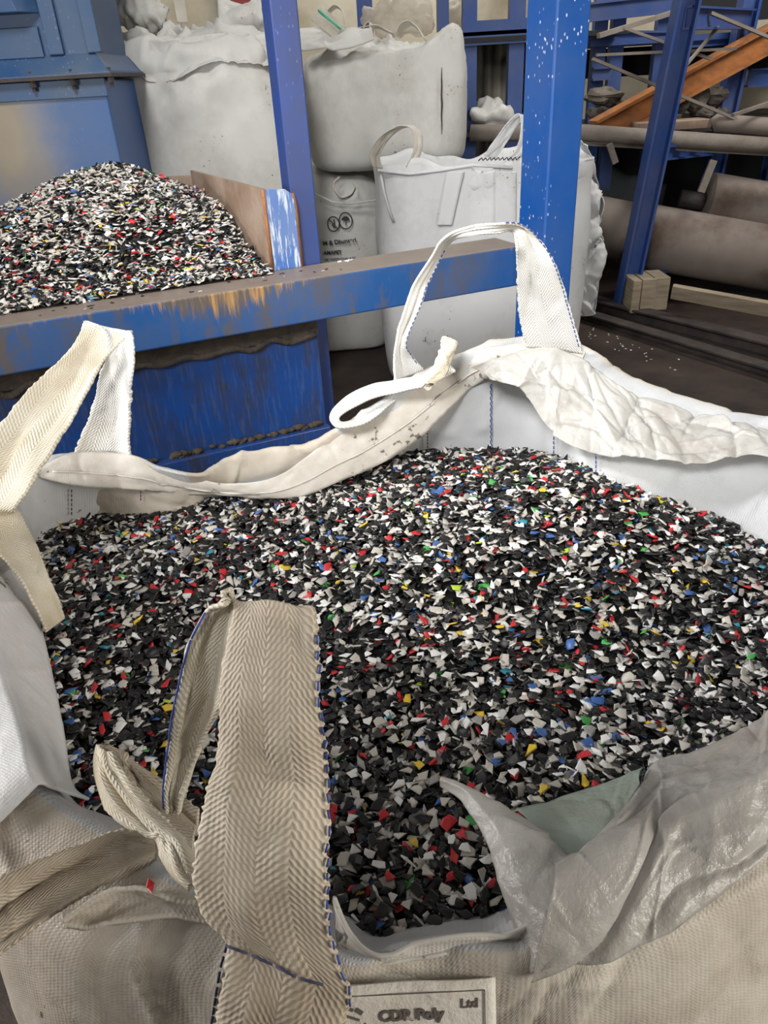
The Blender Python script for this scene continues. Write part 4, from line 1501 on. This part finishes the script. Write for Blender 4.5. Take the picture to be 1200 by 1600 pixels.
# printed bag below, stacked bag on it
pr0, pr1 = A(470, 400, 4.75), A(606, 400, 4.75)
PX = (pr0[0] + pr1[0]) / 2 + 0.18
zp = A(545, 277, 4.8)[2]
pb_o = thing('bulk_bag', 'lower white bulk bag printed with black lettering and two round symbols', 'bulk bag', (PX, 5.36, 0))
PWD = 1.0
PXc = pr1[0] - PWD / 2
PB_ = bag_body(PXc, 5.36, 0.0, PWD, 1.0, zp, 0.0, CLOSED, 0.02, 4.0, 9.0, n=7, top_amp=0.4)
build('body', MB().grid(PB_, closed=True), M['fabric_far'], pb_o, True)
TY = float(min(on_grid(PB_, 530, 370, 0.012)[1], on_grid(PB_, 530, 400, 0.012)[1], on_grid(PB_, 530, 350, 0.012)[1], on_grid(PB_, 555, 370, 0.012)[1])) - 0.012
xd, yd = Vector((1, 0, 0)), Vector((0, 0, 1))


def tpx(px, py):
    return A(px, py, TY)


text('lettering', 'M & Dhunseri', 0.037, tpx(505, 384), (Vector(tpx(560, 370)) - Vector(tpx(505, 382))).normalized(), yd, M['ink'], pb_o, 0.0012)
text('lettering', 'AMAPET', 0.030, tpx(506, 398), xd, yd, M['ink'], pb_o, 0.0012)
text('lettering', 'NE TEREPHTHALATE)', 0.021, tpx(507, 408), xd, yd, M['ink'], pb_o, 0.0003)
for (px, py, r) in ((521, 350, 0.036), (540, 345, 0.040)):
    c = tpx(px, py)
    sm = MB()
    sm.tube([c + np.array([math.cos(t) * r, 0, math.sin(t) * r * 1.18]) for t in np.linspace(0, 2 * math.pi, 33)], 0.0034, 6, False)
    if px == 521:
        sm.bar(c + np.array([-0.025, 0, 0.03]), c + np.array([0.025, 0, -0.03]), 0.002, 0.006, (1, 0, 1))
        sm.tube([c + np.array([0.004, 0, 0.026]), c + np.array([0.006, 0, 0.004]), c + np.array([-0.008, 0, -0.006]), c + np.array([0.004, 0, -0.022]), c + np.array([0.014, 0, -0.012])], 0.004, 6)
    else:
        fan = [c + np.array([math.cos(t) * 0.024, 0, math.sin(t) * 0.022 + 0.004]) for t in np.linspace(0, math.pi, 14)]
        sm.add([p + np.array([0, -0.002, 0]) for p in fan] + [p + np.array([0, 0.002, 0]) for p in fan], [tuple(range(13, -1, -1)), tuple(range(14, 28))])
        sm.tube([c + np.array([0, 0, 0.004]), c + np.array([0, 0, -0.022]), c + np.array([-0.005, 0, -0.026])], 0.0022, 6)
    build('printed_symbol', sm, M['ink'], pb_o)
hl = [A(530, 278, 4.77), A(521, 288, 4.74), A(524, 300, 4.73), A(534, 311, 4.73), A(548, 306, 4.73), A(555, 294, 4.74), A(553, 286, 4.77)]
strap('lifting_loop', [(p + np.array([0, -0.012, 0.010]), p + np.array([0, 0.012, -0.010])) for p in hl], M['web_far'], pb_o, 0.05, 50)
build('top_seam', MB().tube([A(x, y, 4.765) for x, y in ((492, 303), (520, 316), (550, 318), (580, 314), (601, 310))], 0.006, 6), M['fabric_far'], pb_o, True)

tb0, tb1 = A(468, 170, 4.75), A(742, 170, 4.75)
TX = (tb0[0] + tb1[0]) / 2
zt0, zt1 = A(600, 268, 4.8)[2], A(600, 78, 4.8)[2]
tb = thing('bulk_bag', 'bulging off white bulk bag with a dark vertical streak, stacked on the printed bag', 'bulk bag', (TX, 5.31, zt0))
TP2 = bag_body(TX, 5.31, zt0, tb1[0] - tb0[0], 1.05, zt1 - zt0, 0.0, [(-0.02, 0.0), (-0.02, 0.5), (-0.015, 0.75), (0.05, 0.93), (0.2, 0.985), (0.45, 1.0), (0.75, 1.0), (0.9, 0.965), (0.965, 0.9), (1.0, 0.7), (1.03, 0.4), (1.04, 0.0)], 0.028, 3.0, 12.0, n=4, top_amp=0.8)
cR_ = A(708, 60, 4.95)
ww = np.exp(-(((TP2[:, :, 0] - cR_[0]) / 0.10) ** 2 + ((TP2[:, :, 1] - cR_[1]) / 0.22) ** 2)) * np.clip((TP2[:, :, 2] - zt1 + 0.16) / 0.14, 0, 1)
TP2[:, :, 2] += 0.10 * ww
build('body', MB().grid(TP2, closed=True), M['fabric_far'], tb, True)
sk = MB()
sP = ribbon_grid([(on_grid(TP2, x0_, y_, 0.006), on_grid(TP2, x1_, y_, 0.006)) for x0_, x1_, y_ in ((689.8, 690.3, 105), (689.3, 690.6, 122), (689.3, 691.2, 136), (688.6, 691.2, 150), (689.2, 692.0, 164), (688.8, 691.0, 180), (689.4, 691.2, 194), (689.6, 690.3, 210))], 40, 4, 0, 0)
s_ = build('dirt_streak', sk.grid(sP), M['grime'], tb, True, 0, 0.003)
s_['label'] = 'dark vertical dirt streak'
fdp = [((470, 78, 4.72), (470, 50, 5.0)), ((500, 80, 4.70), (500, 46, 5.0)), ((530, 78, 4.70), (528, 48, 5.0)), ((556, 72, 4.71), (552, 54, 4.95)), ((585, 62, 4.74), (580, 58, 4.85))]
fd = ribbon_grid([(A(*a), A(*b)) for a, b in fdp], 60, 30, 0.05, 0)
_u, _v = uvm(fd)
fd = creases(fd, _u, _v, 20, 0.012, 0.02, 0.1, 77)
build('folded_flap', MB().grid(fd), M['fabric_far'], tb, True, 0, 0.006)
for (pxs, w, s) in (([(622, 55), (628, 42), (640, 36), (652, 44), (664, 62)], 0.05, 1), ([(568, 58), (573, 42), (580, 38), (580, 58)], 0.04, 2), ([(505, 50), (512, 22), (525, 10), (536, 20), (541, 45)], 0.03, 3),
                    ([(553, 48), (570, 45), (590, 42), (615, 55)], 0.035, 4)):
    pp_ = [A(x, y, 4.85) for x, y in pxs]
    strap('lifting_loop', [(p + np.array([-w * 0.25, -w / 2, w * 0.25]), p + np.array([w * 0.25, w / 2, -w * 0.25])) for p in pp_], M['web_far'], tb, w, 40)
gst = [A(495, 20, 4.8), A(510, 33, 4.78), A(530, 50, 4.78)]
gs_ = strap('lifting_loop', [(p + np.array([-0.03, 0, -0.03]), p + np.array([0.03, 0, 0.03])) for p in gst], M['web_far'], tb, 0.08, 30)[0]
M['greenstripe'] = mat('green_stripe', (0.05, 0.42, 0.24), 0.6)
build('green_stripe', MB().tube([p + np.array([0.01, -0.008, 0.012]) for p in gst], 0.006, 6), M['greenstripe'], gs_, True)

# right bag, standing on the floor behind the column
rb0, rb1 = A(598, 400, 4.15), A(926, 400, 4.15)
RX = (rb0[0] + rb1[0]) / 2
zr = A(700, 258, 4.15)[2]
rbo = thing('bulk_bag', 'clean white open topped bulk bag on the floor behind the blue column', 'bulk bag', (RX, 4.48, 0))
RB = bag_body(RX, 4.48, 0.0, rb1[0] - rb0[0] + 0.04, 0.6, zr, 0.0, OPEN, 0.02, 3.2, 15.0, n=6, top_amp=0.3)
hr = np.clip((RB[:, :, 2] - zr * 0.8) / (zr * 0.2), 0, 1)
RB[:, :, 2] += hr * (0.03 * np.sin((RB[:, :, 0] - rb0[0]) * 9.0) + 0.012 * np.sin(RB[:, :, 0] * 27))
build('body', MB().grid(RB, closed=True), M['fabric_white'], rbo, True)
for pxs in ([(590, 262), (586, 240), (605, 210), (632, 197), (650, 206), (652, 235), (640, 262)],):
    pp_ = [A(x, y, 4.2) for x, y in pxs]
    strap('lifting_loop', [(p + np.array([-0.02, -0.02, 0.006]), p + np.array([0.025, 0.02, -0.006])) for p in pp_], M['web_far'], rbo, 0.06, 60)
pp_ = [A(x, y, 4.2) for x, y in ((765, 246), (780, 225), (800, 195), (817, 180), (822, 200), (815, 235), (800, 250))]
strap('lifting_loop', [(p + np.array([-0.03, -0.02, 0.01]), p + np.array([0.03, 0.02, -0.01])) for p in pp_], M['fabric_white'], rbo, 0.06, 60)
for (x0_, x1_, x2_, x3_) in ((698, 725, 683, 706), (774, 806, 772, 806)):
    ts = np.linspace(0.1, 1, 6)
    fit = [min(on_grid(RB, xx, 268 + 84 * t, 0.0)[1] for t in ts for xx in (x0_, (x2_ + x3_) / 2, x1_)) + 0.026]
    w0 = ribbon_grid([(A(x0_ + (x2_ - x0_) * t, 268 + 84 * t, np.polyval(fit, t) - 0.04), A(x1_ + (x3_ - x1_) * t, 268 + 84 * t, np.polyval(fit, t) - 0.04)) for t in (0, 0.25, 0.5, 0.75, 1.0)], 30, 6, -0.002, 0)
    build('strap_patch', MB().grid(w0), M['fabric_white'], rbo, True, 0, 0.004)
build('edge_piping', MB().tube([A(x, y, 4.2) for x, y in ((594, 266), (600, 300), (607, 325), (615, 347))], 0.008, 8), M['fabric_white'], rbo, True)
bd = MB()
bd.tube([A(x, y, 4.17) for x, y in ((590, 266), (640, 272), (690, 266), (740, 258), (800, 262))], 0.008, 8)
build('rim_piping', bd, M['fabric_white'], rbo, True)
tw_ = [A(748 + 2.2 * k, 251 - (k % 3) * 2.2 - 0.04 * k, 4.16 + 0.01 * (k % 2)) for k in range(30)]
build('tie_wire', MB().tube(tw_, 0.0032, 6), M['black'], rbo, True)

# crumpled empty cover hanging right of the column
cv = np.zeros((90, 70, 3))
cpx = [(905, 225, 0.04), (918, 260, 0.10), (925, 310, 0.13), (928, 350, 0.15), (930, 400, 0.16), (925, 450, 0.15), (922, 490, 0.11)]
cc2 = np.array([A(x - 10, y, 4.75) for x, y, r in cpx])
rr2 = np.array([[r] for x, y, r in cpx])
cc2, rr2 = cr(cc2, 90), cr(rr2, 90)
for i in range(90):
    for j in range(70):
        t = 2 * math.pi * j / 69
        cv[i, j] = cc2[i] + np.array([math.cos(t), math.sin(t) * 0.8, 0]) * rr2[i, 0] * 0.66
cv = crumple(cv, 0.03, 4.5, 21.0, ridged=False)
_u, _v = uvm(cv)
cv = creases(cv, _u, _v, 26, 0.05, 0.045, 0.3, 95, ang=math.pi / 2, spread=0.5)
cv = creases(cv, _u, _v, 40, 0.018, 0.02, 0.12, 96)
cvo = build('empty_bag', MB().grid(cv), M['fabric_white'], None, True, 0, 0.003, loc=tuple(cc2[-1]))
tag(cvo, 'crumpled empty white bag hanging beside the right bulk bag', 'empty bag')

# ------------------------------------------------------------------ rack and stores at the right
def rp(px, py, Y):
    return A(px, py, Y)


rk = thing('storage_rack', 'blue steel rack frame with a leaning ladder upright at the right', 'rack', (2.2, 5.4, 0))
bt_ = rp(975, 478, 5.35)
bt_ = np.array([bt_[0], 5.35, max(0.0, bt_[2])])
tp_ = rp(1082, -40, 5.2)
build('upright', MB().ibeam(bt_, tp_, 0.12, 0.13, 0.016, (1, 0, 0)), M['rack'], rk)
b2, t2 = rp(1100, 300, 6.35), rp(1178, -30, 6.35)
build('upright', MB().ibeam((b2[0], 6.35, 0), t2, 0.12, 0.13, 0.02, (1, 0, 0)), M['rack'], rk)
for (xa, xb, y0_, y1_, ya, yb, h) in ((1070, 1172, 28, 30, 5.2, 6.3, 0.12), (1024, 1115, 240, 232, 5.3, 6.3, 0.09), (985, 1040, 436, 428, 5.35, 5.6, 0.06)):
    build('rung', MB().ibeam(rp(xa, y0_, ya), rp(xb, y1_, yb), 0.07, h, 0.012), M['rack'], rk)
build('rung', MB().ibeam(rp(1168, 122, 6.4), rp(1260, 118, 6.4), 0.07, 0.12, 0.012), M['rack'], rk)
build('upright', MB().ibeam((rp(1196, 300, 6.5)[0], 6.5, 0), rp(1262, -20, 6.5), 0.11, 0.12, 0.018, (0, 1, 0)), M['rack'], rk)
for (a, b, w) in (((926, 92), (1150, 186), 0.02), ((932, 86), (1150, 76), 0.018), ((935, 56), (1063, 16), 0.03), ((975, 44), (1110, 92), 0.018), ((1070, 104), (1122, 42), 0.016), ((1145, 180), (1210, 158), 0.022),
                  ((1110, 20), (1205, 60), 0.02)):
    build('brace', MB().bar(rp(*a, 5.5), rp(*b, 5.7), w * 1.2, w * 0.9), M['greysteel'], rk)
rk2 = thing('storage_rack', 'far blue steel rack in the shadows behind the leaning upright', 'rack', (2.4, 6.6, 0))
for (px0, px1) in ((922, 940), (948, 968), (1016, 1036)):
    p = rp((px0 + px1) / 2, 120, 6.6)
    build('post', MB().bar((p[0], 6.6, 0), (p[0], 6.6, 2.9), 0.1, 0.08, (0, 1, 0)), M['rack'], rk2)
for (xa, ya, xb, yb, h) in ((900, 22, 1075, 2, 0.12), (918, 58, 1060, 58, 0.08), (925, 116, 955, 114, 0.09), (1055, 68, 1160, 60, 0.07)):
    build('shelf_beam', MB().ibeam(rp(xa, ya, 6.5), rp(xb, yb, 6.5), 0.08, h, 0.014), M['rack'], rk2)
shz = rp(1040, 62, 6.6)[2]
build('shelf', MB().box((rp(915, 60, 6.6)[0], 6.45, shz - 0.02), (rp(1300, 60, 6.6)[0], 7.3, shz + 0.02)), M['rack'], rk2)
shz2 = rp(1040, 195, 6.2)[2]
build('shelf', MB().box((rp(915, 190, 6.6)[0], 6.05, shz2 - 0.05), (rp(1300, 190, 6.6)[0], 7.3, shz2)), M['darksteel'], rk2)
build('shade_panel', MB().box((rp(880, 200, 6.7)[0], 7.35, 0.0), (5.3, 7.4, shz2)), M['black'], rk2)  # black panel added to stand for the darkness behind the lower rack
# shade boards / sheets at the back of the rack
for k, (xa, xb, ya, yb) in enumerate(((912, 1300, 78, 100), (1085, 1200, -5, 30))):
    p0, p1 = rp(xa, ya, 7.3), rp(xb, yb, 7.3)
    build('shade_board', MB().box((p0[0], 7.3, p1[2]), (p1[0], 7.33, p0[2])), M['black'], rk2)
ib = build('rusty_beam', MB().ibeam(rp(930, 208, 5.9), rp(1240, 40, 6.3), 0.12, 0.17, 0.02), M['rust'], None)
tag(ib, 'orange rusty steel joist leaning diagonally across the rack', 'steel beam')
pipe = build('long_pipe', MB().tube([rp(735, 208, 5.65), rp(905, 207, 5.6), rp(1260, 232, 5.5)], 0.052, 16), M['greysteel'], None, True)
tag(pipe, 'long dusty grey pipe lying level across the rack', 'pipe')
tube2 = build('thin_angle', MB().bar(rp(905, 224, 5.65), rp(1260, 244, 5.55), 0.05, 0.02), M['greysteel'], None)
tag(tube2, 'thin steel angle just below the long dusty pipe', 'steel angle')
sr = build('short_roller', MB().tube([rp(1112, 196, 5.75), rp(1118, 192, 5.75), rp(1300, 206, 5.65)], [0.045, 0.058, 0.058], 18), M['roller'], None, True)
tag(sr, 'short grey roller resting on the long pipe', 'roller')


def roller(name, p, q, r, label, inset=0.0):
    o = thing(name, label, 'roller', tuple(p))
    p, q = Vector(p), Vector(q)
    d = (q - p).normalized()
    build('drum', MB().tube([p, p + d * 0.015, p + d * 0.015, q], [r * 0.9, r * 0.985, r, r], 40), M['roller'], o, True)
    build('shaft', MB().tube([p - d * 0.18, p + d * 0.02], r * 0.3, 16), M['darksteel'], o, True)
    return o


r1 = roller('steel_roller', rp(990, 366, 5.75), rp(1290, 420, 5.45), 0.225, 'large dusty brown roller with a rusty underside, low in the rack')
r1b = build('end_drum', MB().tube([rp(925, 352, 5.85), rp(976, 362, 5.80)], [0.21, 0.21], 36), M['roller'], r1, True)
r2 = roller('steel_roller', rp(1100, 316, 5.95), rp(1300, 350, 5.75), 0.21, 'upper dusty brown roller lying above and behind the lower one')
shp = np.array([[rp(925 + 8 * i + 3 * j, 318 - 7 * j + 2 * i, 6.5) + np.array([0, 0.02 * j, 0.02 * math.sin(i * 0.9)]) for j in range(9)] for i in range(14)])
sh = build('plastic_sheet', MB().grid(shp), M['sheet'], None, True, 0, 0.004)
tag(sh, 'grey plastic sheet sagging above the roller ends', 'plastic sheet')
tr = MB()
t0_, t1_ = rp(1000, 194, 5.75), rp(1112, 196, 5.75)
tr.box((t0_[0], 5.75, t0_[2] - 0.05), (t1_[0], 6.0, t0_[2] + 0.005))
tro = build('rusty_tray', tr, M['rustplate'], None, False, 0.004)
tag(tro, 'shallow rusty tray behind the leaning upright', 'tray')
JK = [(945, 150, .09), (968, 165, .07), (990, 172, .06), (935, 178, .07), (1060, 165, .07), (1085, 160, .08), (1110, 150, .08), (1132, 158, .07), (1050, 182, .06), (1095, 178, .07), (1125, 176, .05), (1020, 178, .05)]
for i, (px, py, r) in enumerate(JK):
    c = rp(px, py, 6.15 + 0.08 * (i % 4))
    n_ = 14
    g2 = np.zeros((n_, 10, 3))
    rj = random.Random(i)
    el = (rj.uniform(0.8, 1.8), rj.uniform(0.7, 1.2), rj.uniform(0.5, 1.0))
    for a in range(n_):
        for b in range(10):
            th_, ph = 2 * math.pi * a / n_, math.pi * b / 9
            g2[a, b] = c + np.array([math.cos(th_) * math.sin(ph) * el[0], math.sin(th_) * math.sin(ph) * el[1], math.cos(ph) * el[2]]) * r
    g2 = crumple(g2, r * 0.5, 8, i * 2.0, True)
    o = build('scrap_part', MB().grid(g2, closed=True), M['junk'], None)
    tag(o, 'dusty grey scrap lump among the pile under the rusty joist', 'scrap', 'scrap pile on the rack')
# corner of the crossing bars
for a, b, w, lab_ in (((1115, 250), (1095, 300), 0.05, 'short grey steel strut behind the upper roller'), ((952, 225), (962, 255), 0.04, 'pale twisted strip hanging under the long pipe')):
    o = build('steel_strip', MB().bar(rp(*a, 5.5), rp(*b, 5.5), w, 0.02, (0, 1, 0)), M['greysteel'], None)
    tag(o, lab_, 'steel strip')
# wood under the roller
for i, (px, w) in enumerate(((992, 0.06), (1012, 0.1), (1032, 0.12))):
    p = rp(px, 480, 5.15)
    o = build('wood_block', MB().box((p[0] - w / 2 - 0.01, 5.12 + 0.02 * i, 0.075), (p[0] + w / 2 - 0.01, 5.4, 0.30)), M['wood'], None, False, 0.006)
    tag(o, ('thin', 'middle', 'widest')[i] + ' upright wood block at the foot of the leaning upright', 'wood block', 'wood blocks by the upright')
pl = build('wood_plank', MB().bar(rp(1050, 455, 4.95), rp(1270, 495, 4.5), 0.10, 0.035, (0, 1, 0.4)), M['wood'], None, False, 0.003)
tag(pl, 'long pale wood plank under the lower roller', 'plank')
# dark rails on the floor
for k, (pa1, pb1, h, w, lab_) in enumerate((((905, 492, .03), (1260, 600, .03), 0.07, 0.10, 'dark steel channel on the floor, nearer of two'), ((905, 470, .05), (1260, 560, .05), 0.10, 0.12, 'dark steel channel on the floor, farther of two'))):
    a, b = G(*pa1), G(*pb1)
    o = build('floor_rail', MB().ibeam((a[0], a[1], h / 2), (b[0], b[1], h / 2), w, h, 0.012), M['darksteel'], None)
    tag(o, lab_, 'steel channel')
for k in range(30):
    t = RN.random() ** 1.5
    px = 922 + 130 * t + RN.uniform(-6, 20)
    py = 520 + 0.36 * (px - 922) + RN.uniform(-10, 12)
    loose(px, py, 0.0, 2, 'tiny white flake spilled on the floor by the dark channels', 'flakes spilled on the floor', RN.uniform(0.006, 0.01))

# cabinet-like rack between the bags and the column
rk3 = thing('storage_rack', 'blue rack between the stacked bag and the bright column', 'rack', (1.1, 6.3, 0))
for (px, w) in ((692, 0.08), (733, 0.1), (806, 0.11), (572, 0.11)):
    p = rp(px, 60, 6.3)
    build('post', MB().bar((p[0], 6.3, 0), (p[0], 6.3, 2.9), w, 0.1, (0, 1, 0)), M['rack'], rk3)
for (xa, xb, py, h) in ((722, 840, 46, 0.09), (722, 840, 62, 0.08), (735, 830, 207, 0.1)):
    p0, p1 = rp(xa, py, 6.25), rp(xb, py - (xb - xa) * 0.06, 6.25)
    build('shelf_beam', MB().bar((p0[0], 6.25, p0[2]), (p1[0], 6.25, p0[2]), 0.08, h), M['rack'] if py < 100 else M['darksteel'], rk3)
p0, p1 = rp(730, 72, 6.9), rp(815, 200, 6.9)
cz = np.zeros((60, 2, 3))
for i in range(60):
    x = p0[0] - 0.1 + (p1[0] + 0.4 - p0[0]) * i / 59
    cz[i, 0] = (x, 6.9 + 0.015 * math.sin(i * 1.2), p1[2] - 0.6)
    cz[i, 1] = (x, 6.9 + 0.015 * math.sin(i * 1.2), p0[2])
build('corrugated_back', MB().grid(cz), M['zinc'], rk3, True, 0, 0.003)
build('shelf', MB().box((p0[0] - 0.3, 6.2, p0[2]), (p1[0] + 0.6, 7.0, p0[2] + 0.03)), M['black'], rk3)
shl = rp(770, 212, 6.2)
build('shelf', MB().box((p0[0] - 0.2, 6.2, shl[2]), (p1[0] + 0.4, 6.85, shl[2] + 0.03)), M['darksteel'], rk3)
# crumpled white bag on the shelf
def lump(name, px, py, Y, r, el, m, amp, freq, seed, label, cat):
    c = rp(px, py, Y)
    g2 = np.zeros((40, 24, 3))
    for a in range(40):
        for b in range(24):
            th_, ph = 2 * math.pi * a / 40, math.pi * b / 23
            g2[a, b] = c + np.array([math.cos(th_) * math.sin(ph) * el[0], math.sin(th_) * math.sin(ph) * el[1], math.cos(ph) * el[2]]) * r
    g2 = crumple(g2, amp, freq, seed, True)
    o = build(name, MB().grid(g2, closed=True), m, None, True, loc=tuple(c - np.array([0, 0, r * el[2]])))
    return tag(o, label, cat)


lump('empty_bag', 770, 183, 6.3, 0.15, (1.2, 0.9, 0.72), M['fabric_far'], 0.05, 7, 3, 'crumpled white bag lying on the dark shelf right of the stacked bag', 'empty bag')
lump('wrapped_bundle', 625, 28, 5.6, 0.15, (1.5, 0.8, 0.7), M['wrap'], 0.05, 6, 5, 'cloudy plastic wrapped bundle behind the top of the stacked bag', 'bundle')
lump('wrapped_bundle', 708, 14, 6.6, 0.12, (1.0, 0.8, 0.9), M['wrap'], 0.05, 6, 7, 'cloudy plastic bundle between the blue rack posts', 'bundle')
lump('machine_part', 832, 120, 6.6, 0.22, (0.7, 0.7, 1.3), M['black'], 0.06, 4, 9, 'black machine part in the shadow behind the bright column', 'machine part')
rd = rp(365, 8, 7.5)
rdo = build('red_board', MB().box((rd[0] - 0.12, 7.5, rd[2] - 0.12), (rd[0] + 0.3, 7.56, rd[2] + 0.4)), M['redpaint'], None)
tag(rdo, 'dark red board on the wall above the creased bag', 'board')
